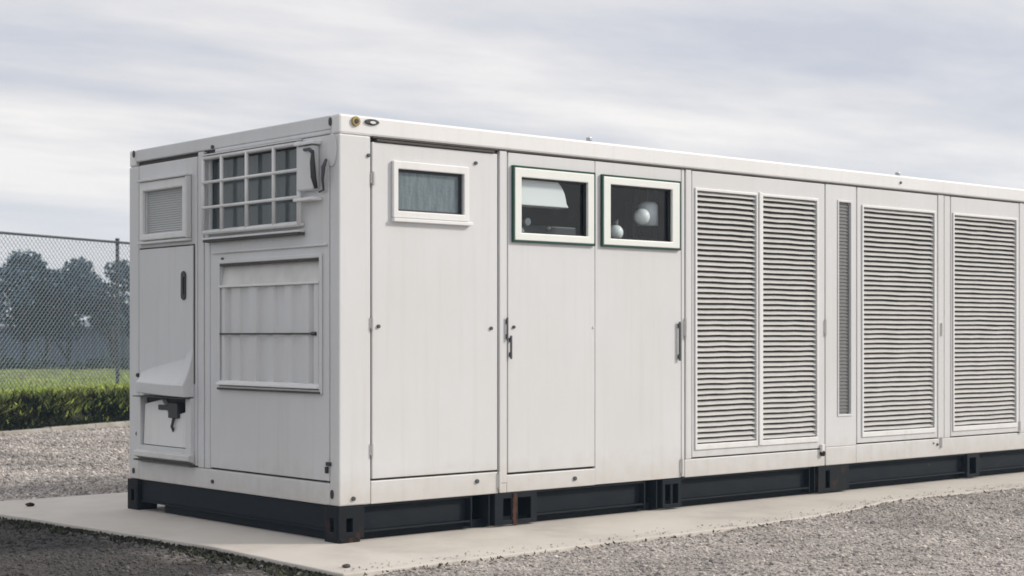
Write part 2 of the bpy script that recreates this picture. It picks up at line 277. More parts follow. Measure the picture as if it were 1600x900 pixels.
# ------------------------------------------------------------------ mesh helpers
class MB:
    def __init__(s): s.v = []; s.f = []
    def box(s, x0, x1, y0, y1, z0, z1):
        b = len(s.v)
        x0, x1 = min(x0, x1), max(x0, x1); y0, y1 = min(y0, y1), max(y0, y1); z0, z1 = min(z0, z1), max(z0, z1)
        s.v += [(x0, y0, z0), (x1, y0, z0), (x1, y1, z0), (x0, y1, z0), (x0, y0, z1), (x1, y0, z1), (x1, y1, z1), (x0, y1, z1)]
        s.f += [tuple(b + i for i in q) for q in ((3, 2, 1, 0), (4, 5, 6, 7), (0, 1, 5, 4), (1, 2, 6, 5), (2, 3, 7, 6), (3, 0, 4, 7))]
        return s
    def prism(s, poly, a0, a1, axis):
        """poly: 2-D outline in the two other axes (order x,y,z without axis), extruded from a0 to a1"""
        b = len(s.v); n = len(poly)
        for a in (a0, a1):
            for p, q in poly:
                s.v.append({0: (a, p, q), 1: (p, a, q), 2: (p, q, a)}[axis])
        s.f.append(tuple(b + i for i in range(n))[::-1]); s.f.append(tuple(b + n + i for i in range(n)))
        for i in range(n):
            j = (i + 1) % n; s.f.append((b + i, b + j, b + n + j, b + n + i))
        return s
    def tube(s, pts, r, seg=8, cap=True):
        pts = [Vector(p) for p in pts]; b = len(s.v)
        for i, p in enumerate(pts):
            d = (pts[min(i + 1, len(pts) - 1)] - pts[max(i - 1, 0)]).normalized()
            a = d.orthogonal().normalized() if i == 0 else (a - d * a.dot(d)).normalized()
            c = d.cross(a); rr = r[i] if isinstance(r, (list, tuple)) else r
            for k in range(seg):
                t = 2 * math.pi * k / seg
                s.v.append(tuple(p + a * (rr * math.cos(t)) + c * (rr * math.sin(t))))
        for i in range(len(pts) - 1):
            for k in range(seg):
                k2 = (k + 1) % seg
                s.f.append((b + i * seg + k, b + i * seg + k2, b + (i + 1) * seg + k2, b + (i + 1) * seg + k))
        if cap:
            s.f.append(tuple(b + k for k in range(seg))[::-1]); e = b + (len(pts) - 1) * seg
            s.f.append(tuple(e + k for k in range(seg)))
        return s
    def plate(s, u0, u1, v0, v1, n0, n1, holes=(), side='long'):
        """flat plate with rectangular holes. side long: u=x, v=z, n=y; side end: u=y, v=z, n=x"""
        us = sorted({u0, u1, *[h[0] for h in holes], *[h[1] for h in holes]}); vs = sorted({v0, v1, *[h[2] for h in holes], *[h[3] for h in holes]})
        us = [u for u in us if u0 <= u <= u1]; vs = [v for v in vs if v0 <= v <= v1]
        solid = lambda i, j: 0 <= i < len(us) - 1 and 0 <= j < len(vs) - 1 and not any(h[0] - 1e-6 <= us[i] and us[i + 1] <= h[1] + 1e-6 and h[2] - 1e-6 <= vs[j] and vs[j + 1] <= h[3] + 1e-6 for h in holes)
        idx = {}
        def V(i, j, k):
            if (i, j, k) not in idx:
                idx[i, j, k] = len(s.v); n = (n0, n1)[k]
                s.v.append((us[i], n, vs[j]) if side == 'long' else (n, us[i], vs[j]))
            return idx[i, j, k]
        for i in range(len(us) - 1):
            for j in range(len(vs) - 1):
                if not solid(i, j): continue
                s.f.append((V(i, j, 0), V(i + 1, j, 0), V(i + 1, j + 1, 0), V(i, j + 1, 0)))
                s.f.append((V(i, j, 1), V(i, j + 1, 1), V(i + 1, j + 1, 1), V(i + 1, j, 1)))
                if not solid(i - 1, j): s.f.append((V(i, j, 0), V(i, j + 1, 0), V(i, j + 1, 1), V(i, j, 1)))
                if not solid(i + 1, j): s.f.append((V(i + 1, j, 0), V(i + 1, j, 1), V(i + 1, j + 1, 1), V(i + 1, j + 1, 0)))
                if not solid(i, j - 1): s.f.append((V(i, j, 0), V(i, j, 1), V(i + 1, j, 1), V(i + 1, j, 0)))
                if not solid(i, j + 1): s.f.append((V(i, j + 1, 0), V(i + 1, j + 1, 0), V(i + 1, j + 1, 1), V(i, j + 1, 1)))
        return s
    def build(s, name, m, parent=None, bevel=0.0, smooth=False, fix=True):
        me = bpy.data.meshes.new(name); me.from_pydata(s.v, [], s.f)
        if fix:
            import bmesh
            bm = bmesh.new(); bm.from_mesh(me); bmesh.ops.recalc_face_normals(bm, faces=bm.faces); bm.to_mesh(me); bm.free()
        me.materials.append(m)
        if smooth: me.polygons.foreach_set('use_smooth', [True] * len(me.polygons))
        o = bpy.data.objects.new(name, me); col.objects.link(o)
        if parent is not None: o.parent = parent
        if bevel:
            md = o.modifiers.new('bevel', 'BEVEL'); md.width = bevel; md.segments = 2; md.limit_method = 'ANGLE'; md.angle_limit = R(40)
        return o

def big_mesh(name, verts, faces, m, smooth=False):
    """fast mesh from numpy arrays (all faces the same size)"""
    me = bpy.data.meshes.new(name); nv, nf, k = len(verts), len(faces), faces.shape[1]
    me.vertices.add(nv); me.vertices.foreach_set('co', verts.astype(np.float32).ravel())
    me.loops.add(nf * k); me.loops.foreach_set('vertex_index', faces.astype(np.int32).ravel())
    me.polygons.add(nf); me.polygons.foreach_set('loop_start', np.arange(0, nf * k, k, dtype=np.int32))
    me.polygons.foreach_set('loop_total', np.full(nf, k, dtype=np.int32))
    me.update(calc_edges=True); me.validate()
    me.materials.append(m)
    if smooth: me.polygons.foreach_set('use_smooth', [True] * nf)
    o = bpy.data.objects.new(name, me); col.objects.link(o); return o

def tag(o, label=None, cat=None, group=None, kind=None):
    if label: o['label'] = label
    if cat: o['category'] = cat
    if group: o['group'] = group
    if kind: o['kind'] = kind
    return o
def empty(name, loc, label, cat, group=None):
    o = bpy.data.objects.new(name, None); col.objects.link(o); o.location = loc; o.empty_display_size = 0.3
    return tag(o, label, cat, group)

# ------------------------------------------------------------------ ground
# local frame of the bank / fence: origin, along, normal (away from the camera)
B0 = np.array((3.5, 13.36)); BD = np.array((0.917, 0.399)); BN = np.array((-0.399, 0.917))
def bw(a, n): p = B0 + BD * a + BN * n; return float(p[0]), float(p[1])

def ground_z(x, y):
    """gravel surface a little below the slab, uneven, heaped at places against its long edge"""
    h = -0.045 + 0.018 * noise.noise(Vector((x * 0.7, y * 0.7, 0.3))) + 0.008 * noise.noise(Vector((x * 2.6, y * 2.6, 4)))
    if -0.9 < x < 13.5 and -3 < y < 0:
        e_ = float(np.interp(x, (-0.76, 2.8, 4.0, 5.2, 6.2, 7.2, 13.4), (-1.12, -1.10, -0.97, -0.70, -0.73, -0.82, -1.05)))
        k_ = min(1, max(0, (x + 0.9) / 0.5))
        h += k_ * (0.036 + 0.012 * noise.noise(Vector((x * 3.1, 7, 0)))) * math.exp(-max(0, e_ - y) / 0.35)
        if y > e_ - 0.15: h = min(h, -0.010)
        if y > e_ + 0.05: h = min(h, -0.04)
    return h
def sheet(name, xs, ys, fz, m, tf=lambda a, b: (a, b), kind='structure'):
    v = []; f = []
    for j, b in enumerate(ys):
        for i, a in enumerate(xs):
            x, y = tf(a, b); v.append((x, y, fz(x, y, a, b)))
    n = len(xs)
    for j in range(len(ys) - 1):
        for i in range(n - 1): f.append((j * n + i, j * n + i + 1, (j + 1) * n + i + 1, (j + 1) * n + i))
    o = big_mesh(name, np.array(v), np.array(f), m, True); o['kind'] = kind; return o
def axis(lo, hi, step, far):
    a = list(np.arange(lo, hi + 1e-6, step)); s = step; x = lo; L = []
    while x > -far: s *= 1.6; x -= s; L.append(max(x, -far))
    U = []; s = step; x = hi
    while x < far: s *= 1.6; x += s; U.append(min(x, far))
    return L[::-1] + a + U
gx = axis(-12, 26, 0.12, 420)
gy = [v for v in axis(-26, 0.0, 0.12, 420) if v < 0.31] + [0.35]
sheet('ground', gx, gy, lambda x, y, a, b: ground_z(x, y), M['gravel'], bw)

def field_z(x, y, a, n):
    w_ = 0.10 * noise.noise(Vector((a * 0.5, 2.0, 1.0)))
    t = min(max((n - 0.18 - w_ * 0.5) / 0.75, 0), 1); t = t * t * (3 - 2 * t)
    z = -0.09 + t * 0.43
    if n > 19: u = min((n - 19) / 16, 1); z -= (u * u * (3 - 2 * u)) * 1.45
    return z + (0.03 * noise.noise(Vector((a * 1.3, n * 1.3, 0))) if n > 0.3 else 0)
fn = list(np.arange(0.12, 1.6, 0.08)) + list(np.arange(1.7, 22, 0.5)) + [24, 27, 30, 33, 36, 42, 60, 100, 180, 420]
fa = axis(-14, 40, 0.3, 420)
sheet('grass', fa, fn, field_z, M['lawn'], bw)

# concrete slab the container stands on
def slab():
    top = []
    def edge(p, q, n, amp, seed):
        for i in range(n):
            t = i / n; x = p[0] + (q[0] - p[0]) * t; y = p[1] + (q[1] - p[1]) * t
            o = amp * noise.noise(Vector((x * 1.3 + seed, y * 1.3, seed))) + amp * 0.5 * noise.noise(Vector((x * 6 + seed, y * 6, seed)))
            d = Vector((q[0] - p[0], q[1] - p[1])).normalized()
            top.append((x + d.y * o, y - d.x * o))
    pts = [(-0.76, -1.12), (2.8, -1.10), (4.0, -0.97), (5.2, -0.70), (6.2, -0.73), (7.2, -0.82), (13.4, -1.05), (13.4, 4.12), (-1.02, 4.10), (-0.86, 2.4), (-0.76, 1.3), (-0.70, 0.4)]
    for i, p in enumerate(pts):
        q = pts[(i + 1) % len(pts)]; L = math.hypot(q[0] - p[0], q[1] - p[1])
        edge(p, q, max(3, int(L / 0.05)), 0.035 if i in (1, 2, 3, 4, 5) else 0.012, i * 3.1)
    s = MB(); s.prism(top, -0.22, 0.0, 2)
    o = s.build('slab', M['concrete'], bevel=0.008); o['kind'] = 'structure'; return top
slab_edge = slab()

# concrete edging strip along the foot of the bank
s = MB()
for k in range(46):
    a0 = -14 + k * 1.0; a1 = a0 + 0.992
    p = [bw(a0, -0.06), bw(a1, -0.06), bw(a1, 0.10), bw(a0, 0.10)]
    dz = 0.008 * math.sin(k * 1.7)
    s.prism(p, -0.2, 0.012 + dz, 2)
o = s.build('kerb', mat('kerb_concrete', (0.42, 0.40, 0.36), 0.9, var=0.9, vscale=(2, 2, 2), col2=(0.27, 0.25, 0.21), bump=0.003, bscale=30), bevel=0.012); o['kind'] = 'structure'

# loose stones on the gravel (nobody could count them)
def inside_slab(x, y): return (-0.74 < x) & (x < 13.3) & (y < 4.05) & (y > np.interp(x, (-0.76, 2.8, 4.0, 5.2, 6.2, 7.2, 13.4), (-1.12, -1.10, -0.97, -0.70, -0.73, -0.82, -1.05)))
def stones(name, n, zr, kr, size, label, seed):
    r = np.random.default_rng(seed)
    Z = np.sqrt(r.uniform(zr[0] ** 2, zr[1] ** 2, n)); k = r.uniform(kr[0], kr[1], n); X = k * Z
    x = CAM[0] + FW[0] * Z + RT[0] * X; y = CAM[1] + FW[1] * Z + RT[1] * X
    nn = (x - B0[0]) * BN[0] + (y - B0[1]) * BN[1]
    edge = np.abs(r.normal(0, 0.022, n))
    keep = ~inside_slab(x - edge * 0.5, y - edge) & (nn < -0.08)
    x, y = x[keep], y[keep]; n = len(x)
    z = np.array([ground_z(a, b) for a, b in zip(x, y)])
    sz = size[0] * np.exp(r.normal(0, 0.46, n)); sz = np.clip(sz, size[0] * 0.4, size[1])
    base = np.array([(1, 0, 0), (0, 1, 0), (-1, 0, 0), (0, -1, 0), (0, 0, 1), (0, 0, -1), ], float)
    v = base[None] * (1 + r.uniform(-0.35, 0.35, (n, 6, 1))) + r.uniform(-0.22, 0.22, (n, 6, 3))
    v[:, :, 2] *= r.uniform(0.45, 0.8, (n, 1))
    th = r.uniform(0, 6.28, n); c, s_ = np.cos(th)[:, None], np.sin(th)[:, None]
    vx = v[:, :, 0] * c - v[:, :, 1] * s_; vy = v[:, :, 0] * s_ + v[:, :, 1] * c
    v = np.stack((vx, vy, v[:, :, 2]), -1) * sz[:, None, None] * 0.5
    v[:, :, 0] += x[:, None]; v[:, :, 1] += y[:, None]; v[:, :, 2] += (z + sz * 0.12)[:, None]
    f = np.array([(0, 1, 4), (1, 2, 4), (2, 3, 4), (3, 0, 4), (1, 0, 5), (2, 1, 5), (3, 2, 5), (0, 3, 5)])
    F = (f[None] + (np.arange(n) * 6)[:, None, None]).reshape(-1, 3)
    o = big_mesh(name, v.reshape(-1, 3), F, M['stone']); tag(o, label, 'gravel', kind='stuff'); return o
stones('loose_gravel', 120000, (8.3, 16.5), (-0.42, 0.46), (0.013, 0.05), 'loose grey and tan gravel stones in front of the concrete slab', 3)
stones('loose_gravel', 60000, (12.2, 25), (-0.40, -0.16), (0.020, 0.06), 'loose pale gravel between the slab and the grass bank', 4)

def spill():
    r = np.random.default_rng(91); s = MB()
    for _ in range(420):
        x = r.uniform(-0.70, 9.0)
        ye = float(np.interp(x, (-0.76, 2.8, 4.0, 5.2, 6.2, 7.2, 13.4), (-1.12, -1.10, -0.97, -0.70, -0.73, -0.82, -1.05)))
        y = ye + 0.02 + abs(r.normal(0, 0.11)); q = r.uniform(0.004, 0.010)
        if y > -0.08: continue
        b = len(s.v); a0 = r.uniform(0, 6.28)
        for k in range(5):
            t = a0 + k * 1.257; rr = q * r.uniform(0.7, 1.2); s.v.append((x + rr * math.cos(t), y + rr * math.sin(t), 0.002))
        s.v.append((x, y, 0.002 + q * 0.9))
        for k in range(5): s.f.append((b + k, b + (k + 1) % 5, b + 5))
        s.f.append(tuple(b + k for k in range(5))[::-1])
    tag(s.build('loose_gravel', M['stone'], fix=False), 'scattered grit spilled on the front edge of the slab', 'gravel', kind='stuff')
spill()

# moss and weeds along the left edge of the slab
def tufts(name, pts, h, wd, m, seed, lean=0.5, label=None, cat='plant'):
    r = np.random.default_rng(seed); p = np.array(pts); n = len(p)
    th = r.uniform(0, 6.28, n); hh = h * r.uniform(0.5, 1.3, n); ww = wd * r.uniform(0.6, 1.4, n)
    dx, dy = np.cos(th), np.sin(th); lx = r.normal(0, lean, n) * hh; ly = r.normal(0, lean, n) * hh
    v = np.zeros((n, 4, 3))
    v[:, 0] = p - np.stack((dx * ww, dy * ww, 0 * ww), -1) / 2
    v[:, 1] = p + np.stack((dx * ww, dy * ww, 0 * ww), -1) / 2
    v[:, 2] = p + np.stack((lx + dx * ww * 0.35, ly + dy * ww * 0.35, hh * 0.75), -1)
    v[:, 3] = p + np.stack((lx * 1.4 - dx * ww * 0.1, ly * 1.4 - dy * ww * 0.1, hh), -1)
    F = np.arange(n * 4).reshape(n, 4)
    o = big_mesh(name, v.reshape(-1, 3), F, m); tag(o, label, cat, kind='stuff'); return o
pts = []
for _ in range(5200):
    t = random.random(); y = -1.1 + 5.2 * t; xe = np.interp(y, (-1.12, 0.4, 1.3, 2.4, 4.1), (-0.76, -0.70, -0.76, -0.86, -1.02))
    x = xe - abs(random.gauss(0, 0.035)) + 0.006 + (-abs(random.gauss(0, 0.10)) if random.random() < 0.25 else 0)
    if noise.noise(Vector((y * 1.8, 3, 0))) + random.random() * 0.8 > 0.15: pts.append((x, y, -0.05))
tufts('moss', pts, 0.03, 0.03, M['moss'], 5, 0.5, 'dark moss and short weeds along the left edge of the slab', 'moss')
pts = []
for _ in range(160):
    x = random.uniform(-0.7, 9.0); ye = float(np.interp(x, (-0.76, 2.8, 4.0, 5.2, 6.2, 7.2, 13.4), (-1.12, -1.10, -0.97, -0.70, -0.73, -0.82, -1.05)))
    pts.append((x, ye - 0.012 - abs(random.gauss(0, 0.03)), -0.015))
tufts('moss', pts, 0.018, 0.015, M['moss'], 6, 0.5, 'thin dark weeds along the long front edge of the slab', 'moss')

# bank vegetation: dark weeds on its face, bright grass on its top and lawn
pts = []
for _ in range(26000):
    a = random.uniform(-6, 16); n = random.uniform(0.10, 0.95)
    if random.random() > 0.55 + 0.8 * noise.noise(Vector((a * 1.5, n * 3, 5))): continue
    x, y = bw(a, n); pts.append((x, y, field_z(x, y, a, n) - 0.01))
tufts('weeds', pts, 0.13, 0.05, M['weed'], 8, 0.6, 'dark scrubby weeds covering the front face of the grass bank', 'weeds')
pts = []
for _ in range(46000):
    a = random.uniform(-6, 20); n = 1.0 + abs(random.gauss(0, 1)) * 3.4
    if random.random() < 0.06: n = 0.35 + 0.5 * random.random() ** 0.6
    x, y = bw(a, n); pts.append((x, y, field_z(x, y, a, n) - 0.01))
tufts('lawn_grass', pts, 0.10, 0.028, M['blade'], 9, 0.45, 'bright yellow green grass on top of the bank around the fence', 'grass')

pts = []
for _ in range(20000):
    a = random.uniform(-6, 20); n = 0.60 + abs(random.gauss(0, 1)) * 0.75
    if noise.noise(Vector((a * 2.2, n * 2, 9))) < -0.05: continue
    x, y = bw(a, n); pts.append((x, y, field_z(x, y, a, n) - 0.01))
tufts('lawn_grass', pts, 0.17, 0.03, mat('mid_grass', (0.17, 0.20, 0.045), 0.8, var=1.0, vscale=(2, 2, 2), col2=(0.06, 0.08, 0.018), island=0.5), 10, 0.45, 'longer olive green grass hanging over the crest of the bank', 'grass')

# ------------------------------------------------------------------ chain-link fence
FNB = 4.27
fence = empty('chain_link_fence', (*bw(4.6, FNB), 0.33), 'tall chain link fence with dark posts standing on the grass bank', 'fence')
inv = Vector(fence.location)
def fp(a, z, off=0.0):
    x, y = bw(a, FNB + off); return (x - inv.x, y - inv.y, z - inv.z)
Z0F, Z1F = 0.38, 3.23
FA0, FA1 = -3.4, 20.6
pitch = 0.105
s = MB()
h = Z1F - Z0F
def strip(a0, z0, a1, z1, off, wd=0.009):
    x0, y0, q0 = fp(a0, z0, off); x1, y1, q1 = fp(a1, z1, off); b = len(s.v)
    ux, uz = (BD[0], BD[1]), 0
    L = math.hypot(a1 - a0, z1 - z0); pa, pz = -(z1 - z0) / L * wd / 2, (a1 - a0) / L * wd / 2
    for (X, Y, Q) in ((x0, y0, q0), (x1, y1, q1)):
        s.v += [(X + BD[0] * pa, Y + BD[1] * pa, Q + pz), (X - BD[0] * pa, Y - BD[1] * pa, Q - pz), (X - BN[0] * wd, Y - BN[1] * wd, Q)]
    s.f += [(b, b + 1, b + 4, b + 3), (b + 1, b + 2, b + 5, b + 4), (b + 2, b, b + 3, b + 5)]
k = FA0 - h
while k < FA1:
    for sg in (1, -1):
        a0, z0, a1, z1 = (k, Z0F, k + h, Z1F) if sg > 0 else (k, Z1F, k + h, Z0F)
        if a0 < FA0: t = (FA0 - a0) / (a1 - a0); z0 = z0 + (z1 - z0) * t; a0 = FA0
        if a1 > FA1: t = (FA1 - a0) / (a1 - a0); z1 = z0 + (z1 - z0) * t; a1 = FA1
        if a1 - a0 > 0.02: strip(a0, z0, a1, z1, 0.004 * sg)
    k += pitch
s.build('wire_mesh', M['wire'], fence)
MB().tube([fp(FA0, Z1F), fp(FA1, Z1F)], 0.024).build('top_rail', M['post'], fence, smooth=True)
MB().tube([fp(FA0, Z0F), fp(FA1, Z0F)], 0.010).build('tension_wire', M['wire'], fence, smooth=True)
pr_ = np.array((8.95, 20.64)) - B0; a_post = float(pr_ @ BD)
for i in range(-3, 5):
    a = a_post + i * 3.7
    if FA0 <= a <= FA1:
        p = MB(); p.tube([fp(a, 0.2, 0.05), fp(a, 3.27, 0.05)], 0.036, 10); p.tube([fp(a, 3.27, 0.05), fp(a, 3.31, 0.05)], 0.042, 10)
        p.build('post', M['post'], fence, smooth=False)

# ------------------------------------------------------------------ far shed, hedge, trees
def vw(k, Z):   # k = sideways slope from the camera axis; Z = distance ahead
    return CAM[0] + FW[0] * Z + RT[0] * k * Z, CAM[1] + FW[1] * Z + RT[1] * k * Z
FGZ = -1.10
sx, sy = vw(-0.20, 72)
shed = empty('long_shed', (sx, sy, FGZ), 'long low blue grey metal shed beyond the lawn, behind the chain link fence', 'shed')
shed.rotation_euler = (0, 0, -YAW)
s = MB(); L0, L1, D, Hs = -16, 26, 11, 2.78
xs = np.arange(L0, L1, 0.35)
poly = []
for x in xs: poly += [(x, 0), (x + 0.17, 0), (x + 0.2, -0.045), (x + 0.32, -0.045)]
poly += [(L1, 0), (L1, D), (L0, D)]
s.prism(poly, 0, Hs, 2); s.build('wall', M['shed'], shed)
s = MB(); s.prism([(-0.25, Hs + 0.003), (-0.25, Hs + 0.14), (D / 2, Hs + 0.5), (D + 0.25, Hs + 0.14), (D + 0.25, Hs + 0.003)], L0 - 0.2, L1 + 0.2, 0); s.build('roof', M['shedroof'], shed)
for x in (-11, -3, 9, 17):
    s = MB(); s.box(x, x + 2.6, -0.09, -0.05, 0.02, 2.3)
    s.build('door', M['shedroof'], shed, bevel=0.01)

def leaves(centre_list, n, size, r, flat=0.8):
    """leaf faces spread through clumps: list of (centre, radius)"""
    ws = np.array([c[1] ** 2 for c in centre_list]); ws /= ws.sum()
    idx = r.choice(len(centre_list), n, p=ws)
    C_ = np.array([c[0] for c in centre_list])[idx]; RR = np.array([c[1] for c in centre_list])[idx]
    d = r.normal(0, 1, (n, 3)); d /= np.linalg.norm(d, axis=1)[:, None]
    p = C_ + d * (RR * r.uniform(0.35, 1.05, n) ** 0.6)[:, None] * np.array((1, 1, flat))
    u = r.normal(0, 1, (n, 3)); u /= np.linalg.norm(u, axis=1)[:, None]
    w_ = np.cross(u, r.normal(0, 1, (n, 3))); w_ /= np.linalg.norm(w_, axis=1)[:, None]
    sz = size * r.uniform(0.6, 1.4, n)[:, None]
    v = np.stack((p - u * sz, p + w_ * sz * 0.5, p + u * sz, p - w_ * sz * 0.5), 1)
    return v.reshape(-1, 3), np.arange(n * 4).reshape(n, 4)

def tree(k, Z, height, crown_r, crown_lo, seed, label, dens=1.0):
    x, y = vw(k, Z); r = np.random.default_rng(seed)
    t = empty('tree', (x, y, FGZ - 0.05), label, 'tree', 'trees behind the chain link fence')
    tr = MB(); top = height * 0.8
    pts = [(0.15 * math.sin(i * 1.3 + seed), 0.12 * math.cos(i * 0.9 + seed), top * i / 6) for i in range(7)]
    tr.tube(pts, [0.13 * (1 - 0.8 * i / 6) for i in range(7)], 7)
    cl = []
    for i in range(13):
        q = r.uniform(0, 1); zc = crown_lo + (height - crown_lo) * (0.08 + 0.84 * q)
        wd = crown_r * math.sqrt(max(0.1, 1 - (2 * q - 0.85) ** 2 * 0.8)) * 0.78
        a = r.uniform(0, 6.28); d = wd * math.sqrt(r.uniform(0.05, 1))
        c = (d * math.cos(a), d * math.sin(a), zc); cl.append((c, crown_r * r.uniform(0.25, 0.48)))
        j = min(6, max(1, int(zc / top * 5)))
        mid = [(pts[j - 1][m] * 0.5 + c[m] * 0.5) for m in range(3)]; mid[2] -= 0.1
        tr.tube([pts[j - 1], mid, c], [0.045, 0.03, 0.012], 5)
    tr.build('trunk', M['bark'], t, smooth=True)
    v, f = leaves(cl, int(3000 * dens), 0.10, r)
    o = big_mesh('crown', v, f, M['leaf']); o.parent = t
    return t
TS = [(-0.335, 66, 5.2, 1.5, 1.9, 'small tree with a low thin crown at the far left of the fence view'),
      (-0.302, 64, 5.55, 1.75, 2.0, 'dark bushy tree, the broadest crown left of the fence post'),
      (-0.289, 69, 5.3, 1.5, 1.8, 'paler tree filling the gap between the two tallest crowns'),
      (-0.276, 66, 5.75, 1.6, 1.9, 'dark round crowned tree just left of the nearest fence post'),
      (-0.249, 64, 5.45, 1.35, 2.1, 'dark tree directly behind the fence post beside the container'),
      (-0.226, 67, 5.2, 1.4, 1.7, 'tree half hidden by the left edge of the white container'),
      (-0.190, 66, 5.4, 1.6, 1.9, 'tree standing hidden just behind the container end'),
      (-0.374, 67, 5.6, 1.7, 1.9, 'tree beyond the left edge of the view')]
for i, (k, Z, hh, cr_, lo, lb) in enumerate(TS): tree(k, Z, hh, cr_ * 1.15, lo + 0.75, 20 + i, lb, 1.75)

hx, hy = vw(-0.20, 50.5)
hedge_pts = []
r = np.random.default_rng(77)
cl = [((q, r.uniform(-0.35, 0.35), r.uniform(0.15, 0.62)), 0.36) for q in np.arange(-15, 20, 0.28)]
v, f = leaves(cl, 16000, 0.07, r)
hd = big_mesh('low_hedge', v, f, M['hedge']); hd.location = (hx, hy, -0.10); hd.rotation_euler = (0, 0, -YAW)
tag(hd, 'low dark clipped hedge along the far edge of the lawn', 'hedge')

# ------------------------------------------------------------------ the container
HS, H, W, LEN = 0.242, 2.59, 2.878, 12.19
TOP = HS + H
C = empty('equipment_container', (0, 0, 0), 'long white steel equipment container with louvred doors on a black skid', 'container')
wh, tr_ = M['white'], M['trim']
def LB(x0, x1, z0, z1, p0, p1): return MB().box(x0, x1, -p1, -p0, z0, z1)     # proud distances p0..p1 of the long face
def EB(y0, y1, z0, z1, p0, p1): return MB().box(-p1, -p0, y0, y1, z0, z1)
def bolt_long(x, z, r=0.016, p=0.012, m=None, name='bolt', par=None):
    s = MB(); s.tube([(x, 0.002, z), (x, -p, z)], r, 10); return s.build(name, m or M['grey'], par or C, bevel=0.002)
def bolt_end(y, z, r=0.016, p=0.012, m=None, name='bolt', par=None):
    s = MB(); s.tube([(0.002, y, z), (-p, y, z)], r, 10); return s.build(name, m or M['grey'], par or C, bevel=0.002)

# shell: backing walls behind the doors (dark seam paint in the gaps), far walls, floor and roof
s = MB()
cav = (1.50, 3.28, 2.02, 2.62)
s.plate(0.10, LEN - 0.1, HS + 0.05, TOP - 0.05, 0.034, 0.050, [cav], 'long')
s.plate(0.051, W - 0.10, HS + 0.05, TOP - 0.05, 0.034, 0.050, [(0.47, 1.68, 2.14, 2.66)], 'end')
s.build('door_seal', M['seam'], C)
s = MB()
s.box(0.06, LEN - 0.06, W - 0.03, W - 0.004, HS + 0.05, TOP - 0.04)
s.box(LEN - 0.03, LEN - 0.006, 0.06, W - 0.06, HS + 0.05, TOP - 0.04)
s.box(0.06, LEN - 0.06, 0.06, W - 0.06, HS + 0.004, HS + 0.03)
s.build('wall', wh, C, bevel=0.003)
# roof with a shallow camber and cross ribs
s = MB()
s.box(0.07, LEN - 0.07, 0.07, W - 0.07, TOP - 0.03, TOP - 0.008)
for x in np.arange(0.6, LEN - 0.5, 0.55): s.box(x, x + 0.12, 0.12, W - 0.12, TOP - 0.006, TOP + 0.004)
s.build('roof', wh, C, bevel=0.004)

# frame: posts and rails
def rail_long(y0, y1, z0, z1, nm, lip=True):
    s = MB(); s.box(0.262, LEN - 0.262, y0, y1, z0, z1); return s.build(nm, wh, C, bevel=0.012)
o = MB().box(0.0, LEN, 0.0, 0.10, 2.700, TOP).build('top_rail', tr_, C, bevel=0.016)
MB().box(0.0, LEN, W - 0.10, W, 2.700, TOP).build('top_rail', tr_, C, bevel=0.016)
s = MB(); s.box(0.003, 0.10, 0.101, W - 0.101, 2.735, TOP - 0.003); s.box(0.003, 0.10, 0.101, 1.58, 2.706, 2.7345); s.build('end_rail', wh, C, bevel=0.008)
MB().box(LEN - 0.10, LEN - 0.003, 0.101, W - 0.101, 2.70, TOP - 0.003).build('end_rail', wh, C, bevel=0.012)
# thin drip strip under the top rail
MB().box(0.27, LEN - 0.27, -0.006, 0.03, 2.690, 2.699).build('drip_strip', M['seam'], C)
# posts
MB().box(0.0, 0.256, 0.0, 0.108, HS, 2.699).build('corner_post', wh, C, bevel=0.010)
MB().box(0.0, 0.16, W - 0.155, W, HS, 2.699).build('corner_post', wh, C, bevel=0.010)
MB().box(LEN - 0.16, LEN, 0.0, 0.16, HS, 2.699).build('corner_post', wh, C, bevel=0.010)
MB().box(LEN - 0.16, LEN, W - 0.16, W, HS, 2.699).build('corner_post', wh, C, bevel=0.010)
# bottom rails (the plain third door runs down over its own piece)
s = MB(); s.box(0.258, 1.379, 0.0, 0.06, HS, 0.396); s.box(1.391, 1.460, 0.0, 0.06, HS, 0.31)
s.box(1.4615, 2.348, 0.001, 0.06, HS, 0.368)
s.box(3.335, 5.115, 0.0, 0.06, HS, 0.385); s.box(5.129, 5.56, 0.0, 0.06, HS, 0.40); s.box(5.562, LEN - 0.17, 0.001, 0.06, HS, 0.405)
s.build('bottom_rail', wh, C, bevel=0.006)
MB().box(0.162, LEN - 0.17, W - 0.06, W - 0.001, HS, 0.40).build('bottom_rail', wh, C, bevel=0.006)
MB().box(0.0015, 0.06, 0.109, W - 0.156, HS, 0.388).build('bottom_rail', wh, C, bevel=0.008)
# upright strips between the doors on the long side
for nm, x0, x1, z0, z1, y in (('door_post', 1.391, 1.460, 0.312, 2.689, -0.004), ('door_post', 3.30, 3.332, 0.25, 2.689, 0.002), ('door_post', 3.344, 3.410, 0.387, 2.689, -0.003),
                              ('door_post', 6.812, 6.905, 0.407, 2.689, -0.003), ('door_post', 6.917, 7.012, 0.407, 2.689, 0.000), ('door_post', 8.215, 8.33, 0.407, 2.689, -0.002)):
    MB().box(x0, x1, y, 0.032, z0, z1).build(nm, wh, C, bevel=0.005)

